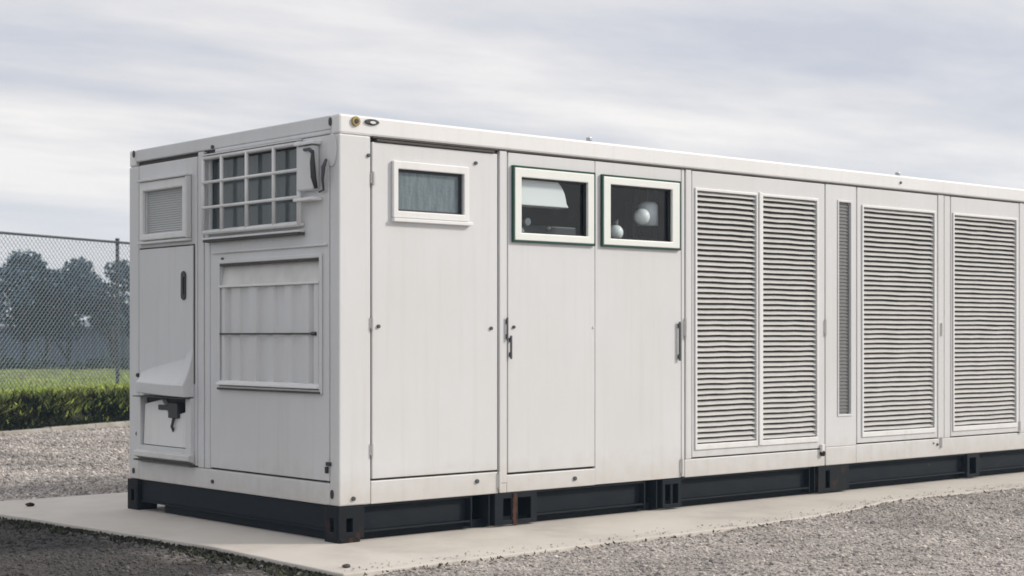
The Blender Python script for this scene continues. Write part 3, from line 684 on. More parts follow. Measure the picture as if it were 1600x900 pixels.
def handle_bar(x, z0, z1, par, w_=0.030, p=0.024):
    s = MB(); s.box(x - w_ / 2, x + w_ / 2, -p, -0.012, z0, z1); s.box(x - w_ / 3, x + w_ / 3, -0.014, 0.004, z0 + 0.015, z0 + 0.05); s.box(x - w_ / 3, x + w_ / 3, -0.014, 0.004, z1 - 0.05, z1 - 0.015)
    return s.build('handle', M['grey'], par, bevel=0.006)
def hinge(x, z, par, h_=0.09):
    s = MB(); s.tube([(x, -0.010, z - h_ / 2), (x, -0.010, z + h_ / 2)], 0.010, 8); s.box(x - 0.022, x + 0.022, -0.005, 0.001, z - h_ / 2.6, z + h_ / 2.6)
    return s.build('hinge', M['slat'], par, bevel=0.001)

# first door with its wired window
d1 = MB().plate(0.270, 1.372, 0.410, 2.664, 0.001, 0.033, [(0.462, 1.055, 2.200, 2.507)]).build('door', wh, C, bevel=0.004)
MB().box(0.300, 1.340, -0.012, 0.0, 2.668, 2.684).build('drip_rail', M['seam'], d1, bevel=0.003)
s = MB(); s.plate(0.428, 1.090, 2.165, 2.550, -0.026, 0.0, [(0.470, 1.046, 2.212, 2.496)]); s.build('window_frame', tr_, d1, bevel=0.006)
s = MB(); s.box(0.425, 1.118, -0.038, -0.001, 2.138, 2.162); s.build('window_sill', tr_, d1, bevel=0.004)
s = MB(); s.plate(0.4705, 1.0455, 2.2125, 2.4955, 0.010, 0.02, [(0.486, 1.030, 2.226, 2.480)]); s.build('window_seal', M['black'], d1)
MB().box(0.465, 1.052, 0.021, 0.027, 2.203, 2.504).build('pane', M['frost'], d1)
for x, z in ((0.275, 2.42), (0.266, 1.45), (0.266, 0.604)): hinge(x, z, d1)
for x, z in ((0.318, 1.43), (1.31, 1.42), (1.168, 2.585), (0.236, 2.57)): bolt_long(x, z, 0.013, 0.012, par=d1, name='lock')
# second and third door with green-edged windows
cavd = 1.10
d2 = MB().plate(1.474, 2.340, 0.384, 2.684, 0.001, 0.033, [(1.565, 2.262, 2.095, 2.530)]).build('door', wh, C, bevel=0.004)
d3 = MB().plate(2.3455, 3.290, 0.2455, 2.684, 0.0015, 0.033, [(2.468, 3.182, 2.088, 2.533)]).build('door', wh, C, bevel=0.003)
MB().box(2.3465, 3.289, 0.034, 0.06, 0.2450, 0.30).build('bottom_rail', wh, C)
for d, o_, i_ in ((d2, (1.504, 2.326, 2.042, 2.594), (1.583, 2.246, 2.110, 2.513)), (d3, (2.397, 3.266, 2.042, 2.588), (2.485, 3.166, 2.104, 2.517))):
    a = 0.014
    s = MB(); s.plate(o_[0], o_[1], o_[2], o_[3], -0.0235, -0.0005, [(o_[0] + a, o_[1] - a, o_[2] + a, o_[3] - a)]); s.build('window_seal', M['green'], d, bevel=0.002)
    s = MB(); s.plate(o_[0] + a + .001, o_[1] - a - .001, o_[2] + a + .001, o_[3] - a - .001, -0.0255, 0.0, [i_]); s.build('window_frame', M['frame'], d, bevel=0.005)
    s = MB(); s.plate(i_[0] - .012, i_[1] + .012, i_[2] - .010, i_[3] + .010, 0.004, 0.020, [(i_[0] + 0.008, i_[1] - 0.008, i_[2] + 0.008, i_[3] - 0.012)]); s.build('gasket', M['black'], d)
    MB().box(i_[0] - .010, i_[1] + .010, 0.021, 0.025, i_[2] - .008, i_[3] + .008).build('pane', M['glass'], d)
handle_bar(3.259, 1.17, 1.48, d3, 0.026)
handle_bar(1.487, 1.20, 1.37, d2, 0.018); handle_bar(1.452, 1.33, 1.50, d2, 0.016, 0.022)
bolt_long(1.525, 1.43, 0.012, 0.012, par=d2, name='lock'); bolt_long(2.325, 1.43, 0.010, 0.006, M['white'], 'lock', d2)
bolt_long(2.13, 0.305, 0.016, 0.012, par=C); bolt_long(1.18, 0.34, 0.016, 0.012); bolt_long(0.113, 0.288, 0.015, 0.012)
hinge(3.338, 1.43, C, 0.16); hinge(1.385, 0.33, C, 0.13); hinge(3.295, 0.33, C, 0.13)

# cavity behind the two clear windows and what shows in it
s = MB(); x0, x1, z0, z1 = 1.44, 4.3, 1.80, 2.66
s.box(x0, x1, cavd, cavd + 0.02, z0, z1); s.box(x0 - 0.02, x0, 0.052, cavd, z0, z1); s.box(x1, x1 + 0.02, 0.052, cavd, z0, z1)
s.box(x0, x1, 0.052, cavd, z1, z1 + 0.02); s.box(x0, x1, 0.052, cavd, z0 - 0.02, z0); s.build('interior', M['interior'], C)
# pale hooded fixture inside the left clear window
fx = empty('ceiling_hood', (1.745, 0.125, 2.32), 'pale curved metal hood seen through the left green edged window', 'hood')
prof = [(0.0, 0.0), (0.50, 0.0)] + [(0.50 - 0.17 * (1 - math.cos(t)) - 0.02, 0.21 * math.sin(t)) for t in np.linspace(0.15, 1.45, 8)] + [(0.0, 0.21)]
s = MB(); s.prism([(a - 0.13, b) for a, b in prof], -0.08, 0.06, 1); s.build('hood_shell', M['milk'], fx, bevel=0.006)
s = MB(); s.tube([(0.08, 0.08, 0.19), (0.08, 0.08, 0.36)], 0.02); s.build('hanger', M['steel'], fx)
fx2 = empty('control_unit', (1.99, 0.28, 2.08), 'dark control unit with pale knobs under the hood behind the left window', 'machine')
s = MB(); s.box(-0.24, 0.42, 0.0, 0.2, -0.26, 0.12); s.build('casing', M['grey'], fx2, bevel=0.01)
for x, z, r_ in ((-0.10, 0.14, 0.030), (-0.17, 0.06, 0.035), (0.12, 0.10, 0.012)):
    MB().tube([(x, 0, z), (x, -0.03, z)], r_, 14).build('knob', M['pale'], fx2, bevel=0.004)
def globe(name, loc, r_, label, cat):
    e_ = empty(name, loc, label, cat)
    v = []; f = []
    for i in range(13):
        a = math.pi * i / 12
        for j in range(20):
            t = 2 * math.pi * j / 20; v.append((r_ * math.sin(a) * math.cos(t), r_ * math.sin(a) * math.sin(t), r_ * math.cos(a)))
    for i in range(12):
        for j in range(20): f.append((i * 20 + j, (i + 1) * 20 + j, (i + 1) * 20 + (j + 1) % 20, i * 20 + (j + 1) % 20))
    s = MB(); s.v, s.f = v, f; o = s.build('globe', M['milk'], e_, smooth=True)
    return e_
g1 = globe('round_lamp', (2.675, 0.115, 2.165), 0.060, 'small round white globe low in the right green edged window', 'lamp')
MB().tube([(0, 0, -0.06), (0, 0, -0.36)], 0.02).build('stand', M['steel'], g1)
MB().tube([(0, 0, 0.056), (0.0, 0, 0.068), (0.02, 0.0, 0.10)], [0.024, 0.02, 0.008], 12).build('cap', M['grey'], g1)
g2 = globe('shaded_lamp', (2.955, 0.105, 2.30), 0.064, 'white bowl lamp against a pale grey canister, in the right green edged window', 'lamp')
MB().tube([(0.155, 0.085, -0.06), (0.155, 0.085, 0.10), (0.155, 0.085, 0.125), (0.155, 0.085, 0.13)], [0.082, 0.080, 0.06, 0.03], 20).build('canister', M['pale'], g2, smooth=True)
MB().tube([(0.155, 0.085, 0.13), (0.155, 0.085, 0.30)], 0.008).build('cord', M['black'], g2)
pk = empty('pipe_rack', (2.95, 0.55, 1.82), 'dim pipes and boxes far behind the right green edged window', 'machine')
for q, (x, r_) in enumerate(((-0.10, 0.018), (0.0, 0.026), (0.42, 0.02), (0.62, 0.03), (0.70, 0.014))):
    MB().tube([(x, 0.02 * q, 0), (x, 0.02 * q, 0.6), (x + 0.04, 0.02 * q, 0.80)], r_, 10).build('pipe', M['pipe'], pk, smooth=True)
MB().box(0.12, 0.34, 0.05, 0.25, 0.20, 0.42).build('box', M['pipe'], pk, bevel=0.01)
MB().box(0.46, 0.60, 0.0, 0.2, 0.36, 0.66).build('box', M['grey'], pk, bevel=0.01)

# louvred doors
def louvre(x0, x1, z0, z1, par, seed, nm='louvre'):
    """one louvre: tilted thin blades, slightly bent as on a worn grille"""
    s = MB(); r = random.Random(seed); n = int(round((z1 - z0) / 0.0435)); st = (z1 - z0) / n; m_ = 10
    for i in range(n):
        zc = z0 + (i + 0.5) * st; b = len(s.v); ph = r.uniform(0, 50)
        for k in range(m_ + 1):
            t = k / m_; x = x0 + (x1 - x0) * t
            am = 0.0032 * min(1, 6 * t, 6 * (1 - t))
            dz = am * noise.noise(Vector((x * 4.2, zc * 5.0, seed * 1.7))) * 1.5 + am * 0.6 * noise.noise(Vector((x * 9, zc * 30, seed)))
            zo, zi = zc - 0.012 + dz, zc + 0.014 + dz
            s.v += [(x, -0.002, zo + 0.001), (x, 0.026, zi), (x, 0.026, zi + 0.003), (x, -0.002, zo + 0.0055)]
        for k in range(m_):
            for a, c in ((0, 1), (1, 2), (2, 3), (3, 0)): s.f.append((b + k * 4 + a, b + k * 4 + c, b + k * 4 + 4 + c, b + k * 4 + 4 + a))
    return s.build(nm, M['slat'], par)
def louvre_door(x0, x1, z0, z1, openings, seed):
    s = MB(); s.plate(x0, x1, z0, z1, 0.000, 0.033, openings); d = s.build('louvred_door', wh, C, bevel=0.004)
    for i, o_ in enumerate(openings):
        s = MB(); s.plate(o_[0] - 0.022, o_[1] + 0.022, o_[2] - 0.045, o_[3] + 0.022, -0.012, -0.0005, [o_]); s.build('grille_frame', tr_, d, bevel=0.004)
        louvre(o_[0], o_[1], o_[2], o_[3], d, seed + i)
    return d
# dark void behind the louvres (a plate well behind the blades)
dl = louvre_door(3.420, 5.112, 0.397, 2.684, [(3.470, 4.195, 0.500, 2.530), (4.280, 4.995, 0.500, 2.530)], 31)
MB().box(4.222, 4.252, -0.022, -0.001, 0.46, 2.56).build('mullion', tr_, dl, bevel=0.004)
bolt_long(5.065, 0.352, 0.024, 0.03, M['rust'], 'door_stop', dl); MB().box(5.045, 5.085, -0.028, -0.002, 0.360, 0.43).build('bracket', tr_, dl, bevel=0.003)
hinge(5.118, 1.44, dl, 0.14)
# post with the narrow mesh slot
ps = MB().plate(5.126, 5.560, 0.402, 2.686, 0.0, 0.033, [(5.306, 5.476, 0.680, 2.540)]).build('centre_post', wh, C, bevel=0.004)
s = MB(); s.plate(5.290, 5.492, 0.662, 2.558, -0.008, -0.0005, [(5.306, 5.476, 0.680, 2.540)]); s.build('slot_frame', wh, ps, bevel=0.003)
s = MB(); s.box(5.300, 5.482, 0.020, 0.028, 0.676, 2.544)
for z in np.arange(0.70, 2.52, 0.030): s.box(5.308, 5.474, 0.012, 0.019, z, z + 0.010)
s.build('mesh_panel', M['mesh_grey'], ps)
dl2 = louvre_door(5.574, 6.800, 0.417, 2.684, [(5.658, 6.742, 0.512, 2.512)], 41)
dl3 = louvre_door(7.024, 8.205, 0.417, 2.684, [(7.070, 8.142, 0.510, 2.512)], 51)
dl4 = louvre_door(8.342, 9.60, 0.417, 2.684, [(8.42, 9.53, 0.510, 2.512)], 61)
MB().plate(9.612, 10.70, 0.417, 2.684, 0.0, 0.033).build('door', wh, C, bevel=0.004)
MB().plate(10.712, 12.02, 0.417, 2.684, 0.0, 0.033).build('door', wh, C, bevel=0.004)
hinge(6.860, 1.43, dl2, 0.12); hinge(6.86, 0.37, C, 0.10); hinge(8.21, 0.46, dl3, 0.12)
bolt_long(6.80, 0.352, 0.012, 0.010, par=C); bolt_long(6.74, 0.366, 0.008, 0.008, par=C)

# fittings on the top rail
s = MB(); s.tube([(0.130, 0.002, 2.788), (0.130, -0.016, 2.788)], 0.034, 14); s.build('round_fitting', M['brass'], C, bevel=0.004)
s = MB(); s.tube([(0.130, -0.0155, 2.788), (0.130, -0.021, 2.788)], 0.017, 12); s.build('round_fitting', M['seam'], C, bevel=0.002)
v = []
for k in range(16): v.append((0.262 + 0.058 * math.cos(k * math.pi / 8), 2.794 + 0.020 * math.sin(k * math.pi / 8)))
s = MB(); s.prism(v, -0.014, 0.002, 1); s.build('lifting_eye', M['black'], C, bevel=0.003)
s = MB(); s.prism([(0.262 + (a - 0.262) * 0.4, 2.790 + (b - 2.794) * 0.45) for a, b in v], -0.020, -0.0145, 1); s.build('lifting_eye', M['pale'], C)
for x in (2.309, 6.219, 9.9):
    s = MB(); s.box(x - 0.014, x + 0.014, 0.01, 0.05, TOP + 0.0005, TOP + 0.030); s.build('roof_lug', M['steel'], C, bevel=0.004)
s = MB(); s.tube([(6.219, 0.002, 2.765), (6.219, -0.010, 2.765)], 0.012, 8); s.build('bolt', M['seam'], C)

# ---- end face
# small service door column (left in the photo)
sd = MB().plate(1.828, 2.715, 0.400, 2.700, 0.001, 0.033, [(2.000, 2.605, 2.155, 2.488), (1.930, 2.640, 0.505, 0.905)], 'end').build('service_door', wh, C, bevel=0.005)
s = MB(); s.plate(1.935, 2.660, 2.108, 2.560, -0.030, 0.0, [(2.000, 2.607, 2.155, 2.490)], 'end'); s.build('vent_frame', tr_, sd, bevel=0.008)
s = MB(); s.box(-0.050, -0.002, 1.905, 2.680, 2.5625, 2.580); s.box(-0.045, -0.002, 1.905, 1.931, 2.10, 2.5605); s.box(-0.036, -0.002, 1.90, 2.690, 2.078, 2.096); s.build('vent_trim', wh, sd, bevel=0.005)
s = MB()
for i in range(19):
    z = 2.158 + i * 0.0174
    s.prism([(0.012, z), (0.022, z + 0.015), (0.024, z + 0.0125), (0.014, z - 0.0025)], 2.002, 2.603, 1)
s.box(0.026, 0.030, 2.001, 2.604, 2.156, 2.487); s.build('vent_louvre', mat('vent_grey', (0.56, 0.58, 0.58), 0.5), sd)
# door leaf outline on the service door
s = MB(); s.plate(1.868, 2.690, 1.02, 2.040, -0.014, 0.0, [], 'end'); s.build('door_leaf', wh, sd, bevel=0.006)
s = MB(); s.plate(1.856, 2.700, 1.01, 2.052, -0.0035, -0.0005, [], 'end'); s.build('leaf_seal', M['seam'], sd)
v = [(1.993 + 0.034 * math.cos(t) , 1.745 + (0.075 if math.sin(t) > 0 else -0.075) + 0.034 * math.sin(t)) for t in np.linspace(0, 2 * math.pi, 20, endpoint=False)]
s = MB(); s.prism(v, -0.026, -0.0145, 0); hp = s.build('handle', M['black'], sd, bevel=0.004)
s = MB(); s.box(-0.036, -0.0265, 1.983, 2.003, 1.68, 1.81); s.build('handle', M['grey'], sd, bevel=0.003)
# rain hood: a bulging cover, lower on the left
hv, hf = [], []
nu, nv_ = 14, 10
for i in range(nu + 1):
    u = i / nu; y = 2.66 - u * (2.66 - 1.87)
    ztop = 1.09 + 0.13 * u ** 0.8 + (0.05 if u > 0.88 else 0); zbot = 0.925 - 0.015 * u
    rise = 0.012 + 0.078 * min(1, 0.45 + u * 0.9)
    for j in range(nv_ + 1):
        t = j / nv_
        if t < 0.7: q = t / 0.7; z = ztop - (ztop - zbot - 0.085) * q; p = 0.012 + rise * (0.35 * q + 0.65 * q ** 2.2)
        else: q = (t - 0.7) / 0.3; z = zbot + 0.085 * (1 - q); p = 0.012 + rise * (1 - 0.10 * q)
        hv.append((-p, y, z))
for i in range(nu):
    for j in range(nv_): a = i * (nv_ + 1) + j; hf.append((a, a + 1, a + nv_ + 2, a + nv_ + 1))
b = len(hv)
for i in range(nu + 1): hv.append((-0.002, hv[i * (nv_ + 1)][1], hv[i * (nv_ + 1)][2])); hv.append((-0.002, hv[i * (nv_ + 1)][1], hv[i * (nv_ + 1) + nv_][2]))
for i in range(nu):
    hf.append((b + 2 * i, i * (nv_ + 1), (i + 1) * (nv_ + 1), b + 2 * i + 2)); hf.append((i * (nv_ + 1) + nv_, b + 2 * i + 1, b + 2 * i + 3, (i + 1) * (nv_ + 1) + nv_))
for i in (0, nu): hf.append(tuple([b + 2 * i] + [i * (nv_ + 1) + j for j in range(nv_ + 1)] + [b + 2 * i + 1]))
s = MB(); s.v, s.f = hv, hf; o = s.build('rain_hood', wh, sd, bevel=0.006)
MB().box(-0.092, -0.001, 1.88, 2.65, 0.897, 0.9035).build('hood_lip', M['seam'], sd)
# socket recess below the hood
s = MB(); s.plate(1.868, 2.700, 0.470, 0.900, -0.030, 0.0, [(1.945, 2.640, 0.520, 0.897)], 'end'); s.build('box_frame', wh, sd, bevel=0.008)
s = MB(); s.prism([(-0.055, 0.470), (-0.002, 0.495), (-0.002, 0.410), (-0.055, 0.435)], 1.86, 2.71, 1); s.build('box_sill', M['slat'], sd, bevel=0.004)
MB().box(-0.050, -0.003, 1.85, 2.715, 0.398, 0.409).build('sill_shadow_strip', M['seam'], sd)
s = MB(); s.prism([(1.950, 0.525), (2.625, 0.525), (2.60, 0.84), (2.34, 0.88), (2.22, 0.76), (2.05, 0.78), (1.950, 0.80)], -0.010, 0.030, 0); s.build('inner_panel', tr_, sd, bevel=0.004)
s = MB(); s.box(-0.035, 0.03, 2.06, 2.20, 0.745, 0.86); s.box(-0.02, 0.03, 2.20, 2.38, 0.80, 0.84); s.tube([(-0.02, 2.13, 0.76), (-0.035, 2.14, 0.68), (0.0, 2.17, 0.64)], 0.012); s.build('socket', M['black'], sd, bevel=0.004)
for y, z in ((2.725, 0.60), (2.72, 1.06)): bolt_end(y, z, 0.016, 0.02, M['black'], 'latch', sd)
# post between the two doors
MB().box(0.0, 0.033, 1.735, 1.815, 0.391, 2.730).build('door_post', wh, C, bevel=0.006)
MB().box(0.003, 0.033, 1.650, 1.722, 0.391, 2.700).build('door_post', wh, C, bevel=0.006)
for z in (0.30, 2.75): bolt_end(1.60, z, 0.014, 0.012, M['seam'])
# large door with recess and corrugated infill
rc = (0.218, 1.488, 1.005, 1.888)
ld = MB().plate(0.118, 1.638, 0.402, 2.700, 0.0015, 0.033, [(0.470, 1.676, 2.14, 2.66), rc], 'end').build('large_door', wh, C, bevel=0.005)
s = MB(); s.plate(rc[0] - 0.03, rc[1] + 0.03, rc[2] - 0.028, rc[3] + 0.03, -0.014, 0.0, [rc], 'end'); s.build('recess_frame', wh, ld, bevel=0.006)
MB().box(-0.012, 0.028, rc[0] + 0.003, rc[1] - 0.003, 1.872, 1.8865).build('recess_shade_strip', M['seam'], ld)  # dark strip painting the shadow line under the recess top
# niche: recess back wall stands 33 mm behind; top strip slopes in
s = MB(); s.prism([(0.030, 1.886), (0.033, 1.735), (0.004, 1.735)], rc[0] + .002, rc[1] - .002, 1); s.build('sloped_strip', M['slat'], ld)
s = MB(); s.box(-0.022, 0.030, rc[0] + 0.002, rc[1] - 0.002, 1.7155, 1.733); s.build('panel_lip', tr_, ld, bevel=0.004)
s = MB(); poly = []
y = rc[0] + 0.004; k = 0
ribs = [(0.07, 0.006), (0.05, 0.024), (0.09, 0.006), (0.13, 0.020), (0.10, 0.010), (0.13, 0.022), (0.09, 0.012), (0.12, 0.022), (0.11, 0.008), (0.12, 0.020), (0.12, 0.012), (0.06, 0.022), (0.06, 0.006)]
for wdt, dep in ribs:
    dep = dep * 1.9 - 0.020
    poly += [(dep, y + 0.006), (dep, y + wdt - 0.010)]; y += wdt
poly = [(a, min(b_, rc[1] - 0.004)) for a, b_ in poly]
poly += [(0.031, rc[1] - 0.003), (0.031, rc[0] + 0.003)]
s.prism(poly, 1.040, 1.714, 2); s.build('corrugated_panel', wh, ld, bevel=0.002)
s = MB(); s.box(-0.020, -0.002, rc[0] + 0.03, rc[1] - 0.01, 1.375, 1.387); s.build('crossbar', M['seam'], ld, bevel=0.002)
s = MB(); s.tube([(-0.014, rc[0] + 0.03, 1.381), (-0.014, rc[0] + 0.08, 1.381)], 0.013, 8); s.build('latch', M['black'], ld)
s = MB(); s.prism([(-0.040, 1.012), (-0.040, 1.024), (0.004, 1.048), (0.004, 1.012)], rc[0] - 0.01, rc[1] + 0.01, 1); s.build('recess_sill', tr_, ld, bevel=0.003)
s = MB(); s.box(-0.022, -0.0145, rc[0] - 0.02, rc[1] + 0.02, 0.978, 0.992); s.build('sill_shade_strip', M['seam'], ld)  # raised dark strip standing in for the shadow beneath the sill
s = MB(); s.box(-0.008, -0.0, 1.45, 1.475, 1.905, 1.935); s.build('catch', M['grey'], ld)
s = MB(); s.box(-0.014, 0.0, 0.130, 1.60, 1.965, 1.980); s.build('fold', wh, ld, bevel=0.005)
s = MB(); s.box(-0.020, -0.001, 0.085, 0.130, 0.505, 0.530); s.box(-0.024, -0.001, 0.118, 0.134, 0.455, 0.500); s.build('latch', M['black'], ld, bevel=0.003)
# barred window guard
wg = empty('window_guard', (0, 0, 0), None, None); wg.parent = C
MB().box(0.052, 0.058, 0.475, 1.675, 2.145, 2.655).build('curtain', M['rack'], wg)
MB().box(0.020, 0.024, 0.472, 1.674, 2.142, 2.658).build('pane', M['glass'], wg)
P = 0.036
s = MB()
y0, y1, z0, z1 = 0.415, 1.672, 2.122, 2.668
s.tube([(-P, y0, z0), (-P, y1, z0)], 0.017); s.tube([(-P, y0, z1), (-P, y1, z1)], 0.014); s.tube([(-P, y0, z0), (-P, y0, z1)], 0.017); s.tube([(-P, y1, z0), (-P, y1, z1)], 0.015)
for y in (y0, y1):
    for z in (z0, z1): s.tube([(0.0, y, z), (-P, y, z)], 0.013)
s.build('guard_frame', tr_, wg, smooth=True)
for y in (0.728, 1.078, 1.415): MB().tube([(-P, y, z0), (-P, y, z1)], 0.0155).build('bar', tr_, wg, smooth=True)
for z in (2.304, 2.488): MB().tube([(-P - 0.010, y0, z), (-P - 0.010, y1, z)], 0.0115).build('bar', tr_, wg, smooth=True)
MB().plate(0.455, 1.690, 2.125, 2.672, -0.020, 0.0, [(0.475, 1.675, 2.145, 2.655)], 'end').build('window_frame', wh, wg, bevel=0.004)
s = MB(); s.prism([(-0.05, 2.694), (0.0, 2.702), (0.0, 2.690), (-0.05, 2.684)], 0.43, 1.69, 1); s.build('guard_hood', wh, wg, bevel=0.003)
s = MB(); s.prism([(-0.055, 2.068), (-0.055, 2.080), (0.0, 2.096), (0.0, 2.068)], 0.40, 1.66, 1); s.build('guard_sill', wh, wg, bevel=0.003)
s = MB(); s.box(-0.050, -0.003, 0.40, 1.66, 2.050, 2.066); s.build('sill_edge', M['seam'], wg)
# junction box and cable near the corner
jb = MB().box(-0.055, 0.0, 0.225, 0.425, 2.340, 2.640).build('junction_box', wh, C, bevel=0.012)
MB().box(-0.070, 0.0, 0.205, 0.435, 2.645, 2.668).build('box_lid', tr_, jb, bevel=0.005)
MB().box(-0.080, 0.0, 0.195, 0.430, 2.270, 2.292).build('shelf', tr_, jb, bevel=0.005)
MB().tube([(-0.005, 0.36, 2.60), (-0.05, 0.33, 2.615), (-0.075, 0.24, 2.61), (-0.07, 0.20, 2.58)], 0.012).build('conduit', M['grey'], jb, smooth=True)
MB().tube([(-0.070, 0.205, 2.60), (-0.075, 0.20, 2.52), (-0.070, 0.195, 2.42), (-0.055, 0.185, 2.345)], [0.010, 0.018, 0.020, 0.012]).build('cable', M['black'], jb, smooth=True)
MB().tube([(-0.03, 0.105, 2.535), (-0.05, 0.110, 2.48), (-0.045, 0.125, 2.40), (-0.02, 0.15, 2.335), (-0.02, 0.20, 2.325)], [0.010, 0.015, 0.010, 0.007, 0.007]).build('cable', M['grey'], jb, smooth=True)
s = MB(); s.prism([(0.02 + 0.055 * math.cos(t) + 0.055, 2.565 + 0.11 * math.sin(t) + 0.03) for t in np.linspace(0, 6.283, 18, endpoint=False)], -0.012, -0.0005, 0); s.build('cover_plate', wh, jb, bevel=0.004)
# end-face bolts and holes in the corner blocks
for y, z in ((0.100, 2.785), (2.800, 2.800)):
    v = [(y + 0.016 * math.cos(t), z + 0.028 * math.sin(t)) for t in np.linspace(0, 6.283, 14, endpoint=False)]
    s = MB(); s.prism(v, -0.006, 0.001, 0); s.build('corner_slot', M['black'], C)
for y, z, h_ in ((0.075, 0.318, 0.030), (2.80, 0.305, 0.022)):
    v = [(y + 0.014 * math.cos(t), z + h_ * math.sin(t)) for t in np.linspace(0, 6.283, 14, endpoint=False)]
    s = MB(); s.prism(v, -0.010, -0.0, 0); s.build('corner_slot', M['black'], C)

# ---- black skid
def I_beam_long(x0, x1, y0, out, z0=0.055, z1=0.238):
    """beam running in x: web set back, flanges at its head and foot"""
    s = MB(); d = 0.05 * out
    s.box(x0, x1, y0 + d, y0 + d + 0.012 * out, z0 + 0.012, z1 - 0.012)
    s.box(x0, x1, y0, y0 + 0.11 * out, z0, z0 + 0.012); s.box(x0, x1, y0, y0 + 0.11 * out, z1 - 0.012, z1)
    return s.build('skid_beam', M['skid'], C, bevel=0.003)
for y0, out in ((0.012, 1), (W - 0.012, -1)):
    for x0, x1 in ((0.20, 1.13), (1.75, 2.88), (3.29, 4.91), (5.45, 7.29), (7.50, 9.4), (9.8, 12.0)): I_beam_long(x0, x1, y0, out)
s = MB(); s.box(0.020, 0.034, 0.18, 2.70, 0.080, 0.238); s.box(0.008, 0.10, 0.18, 2.70, 0.068, 0.080); s.build('skid_beam', M['skid'], C, bevel=0.003)
s = MB(); s.box(LEN - 0.034, LEN - 0.02, 0.18, 2.70, 0.060, 0.238); s.build('skid_beam', M['skid'], C)
def casting(x, y, sx_, sy_):
    """corner casting with its oval holes: walls round a hollow"""
    x0, x1 = (x, x + 0.175) if sx_ > 0 else (x - 0.175, x); y0, y1 = (y, y + 0.165) if sy_ > 0 else (y - 0.165, y)
    s = MB()
    s.plate(x0, x1, 0.0, 0.238, y0, y0 + 0.014, [(x0 + 0.062, x0 + 0.112, 0.07, 0.16)], 'long'); s.plate(x0, x1, 0.0, 0.238, y1 - 0.014, y1, [(x0 + 0.062, x0 + 0.112, 0.07, 0.16)], 'long')
    s.plate(y0 + 0.0145, y1 - 0.0145, 0.0, 0.238, x0, x0 + 0.014, [(y0 + 0.06, y0 + 0.105, 0.07, 0.16)], 'end'); s.plate(y0 + 0.0145, y1 - 0.0145, 0.0, 0.238, x1 - 0.014, x1, [], 'end')
    s.box(x0 + 0.015, x1 - 0.015, y0 + 0.015, y1 - 0.015, 0.226, 0.237)
    return s.build('corner_casting', M['casting'], C, bevel=0.004)
casting(-0.010, -0.010, 1, 1); casting(-0.010, W + 0.01, 1, -1); casting(LEN + 0.01, -0.01, -1, 1); casting(LEN + 0.01, W + 0.01, -1, -1)
# foot plates, stiffeners and pockets
def pocket(x0, x1, holes, m, y=-0.004):
    s = MB(); s.plate(x0, x1, 0.012, 0.2385, y, y + 0.014, [(a, b, 0.045, 0.200) for a, b in holes], 'long')
    s.box(x0, x0 + 0.012, y + 0.0145, y + 0.30, 0.012, 0.238); s.box(x1 - 0.012, x1, y + 0.0145, y + 0.30, 0.012, 0.238); s.box(x0 + 0.0125, x1 - 0.0125, y + 0.29, y + 0.30, 0.012, 0.238)
    return s.build('fork_pocket', m, C, bevel=0.003)
pocket(1.345, 1.750, [(1.425, 1.500), (1.565, 1.690)], M['skid']); pocket(3.075, 3.290, [(3.105, 3.165), (3.19, 3.255)], M['skid'])
pocket(5.02, 5.45, [(5.12, 5.18)], M['casting']); pocket(7.29, 7.50, [(7.33, 7.44)], M['skid']); pocket(9.4, 9.8, [(9.5, 9.7)], M['skid'])
MB().box(1.510, 1.556, -0.009, -0.0045, 0.008, 0.236).build('rusty_plate', M['rust'], C, bevel=0.002)
MB().box(0.000, 0.155, -0.016, -0.0105, 0.0, 0.030).build('rusty_plate', M['rust'], C, bevel=0.002)
MB().box(0.145, 0.20, -0.006, 0.04, 0.02, 0.238).build('stiffener', M['casting'], C, bevel=0.004)
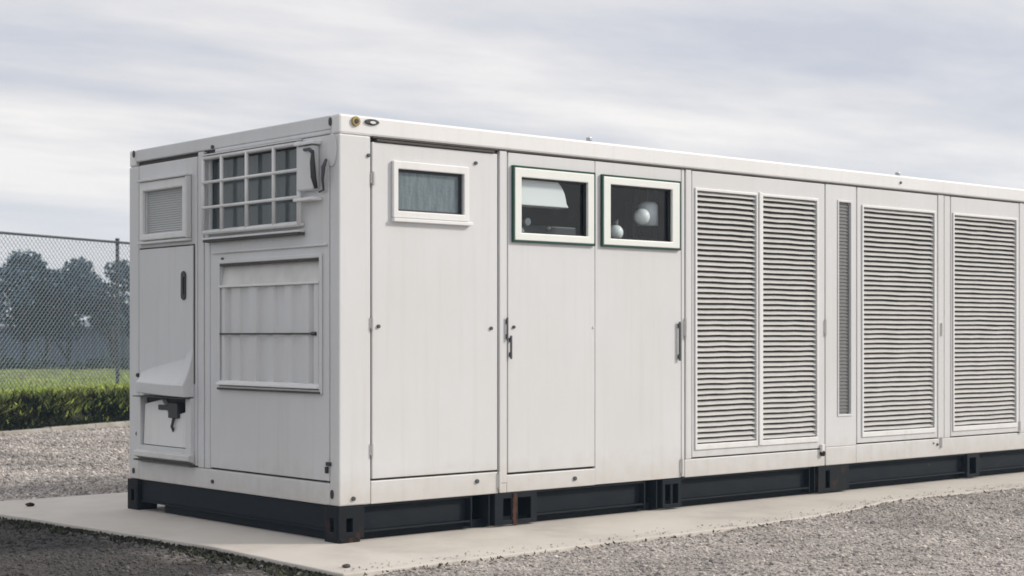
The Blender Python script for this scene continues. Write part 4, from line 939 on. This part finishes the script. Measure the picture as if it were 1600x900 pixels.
for x in (1.135, 1.30, 2.885, 3.02, 4.915, 4.985):
    MB().box(x, x + 0.012, 0.013, 0.12, 0.02, 0.237).build('stiffener', M['skid'], C, bevel=0.002)
MB().box(0.20, 12.0, 0.085, 0.10, 0.0, 0.06).build('gap_shade_plate', M['skid'], C)  # added plate that keeps light out, so the gap below the beam reads black
MB().box(0.062, 0.075, 0.20, 2.42, 0.0, 0.075).build('gap_shade_plate', M['skid'], C)  # same added shade plate below the end beam
s = MB()
for x in np.arange(0.6, 12, 0.6): s.box(x, x + 0.05, 0.13, W - 0.13, 0.10, 0.236)
s.build('cross_beams', M['skid'], C)

# ------------------------------------------------------------------ small things on the slab
def pebble(x, y, r_, lab, m):
    s = MB(); rr = random.Random(int(x * 100))
    for i in range(7):
        a = math.pi * i / 6
        for j in range(9):
            t = 2 * math.pi * j / 9; q = r_ * (1 + rr.uniform(-0.15, 0.15)); s.v.append((q * math.sin(a) * math.cos(t) * 1.3, q * math.sin(a) * math.sin(t), 0.55 * q * math.cos(a)))
    for i in range(6):
        for j in range(9): s.f.append((i * 9 + j, (i + 1) * 9 + j, (i + 1) * 9 + (j + 1) % 9, i * 9 + (j + 1) % 9))
    o = s.build('stone', m, None, smooth=True); o.location = (x, y, r_ * 0.45); tag(o, lab, 'stone'); return o
pebble(-0.60, -0.93, 0.022, 'small dark stone at the near corner of the slab', M['seam'])
pebble(-0.52, 3.55, 0.030, 'small brownish stone at the far left of the slab', M['rust'])

# ------------------------------------------------------------------ haze
hz = MB().box(-430, 430, -430, 430, -3.0, 12.0)
hm = bpy.data.materials.new('haze'); hm.use_nodes = True; t = hm.node_tree
for n in list(t.nodes): t.nodes.remove(n)
o_ = t.nodes.new('ShaderNodeOutputMaterial'); pv = t.nodes.new('ShaderNodeVolumePrincipled')
pv.inputs['Color'].default_value = (0.48, 0.74, 1.0, 1); pv.inputs['Density'].default_value = 0.0010; pv.inputs['Anisotropy'].default_value = 0.2
t.links.new(pv.outputs[0], o_.inputs['Volume'])
ho = hz.build('haze', hm); ho['kind'] = 'stuff'; tag(ho, 'pale bluish air over the far trees and shed', 'haze')
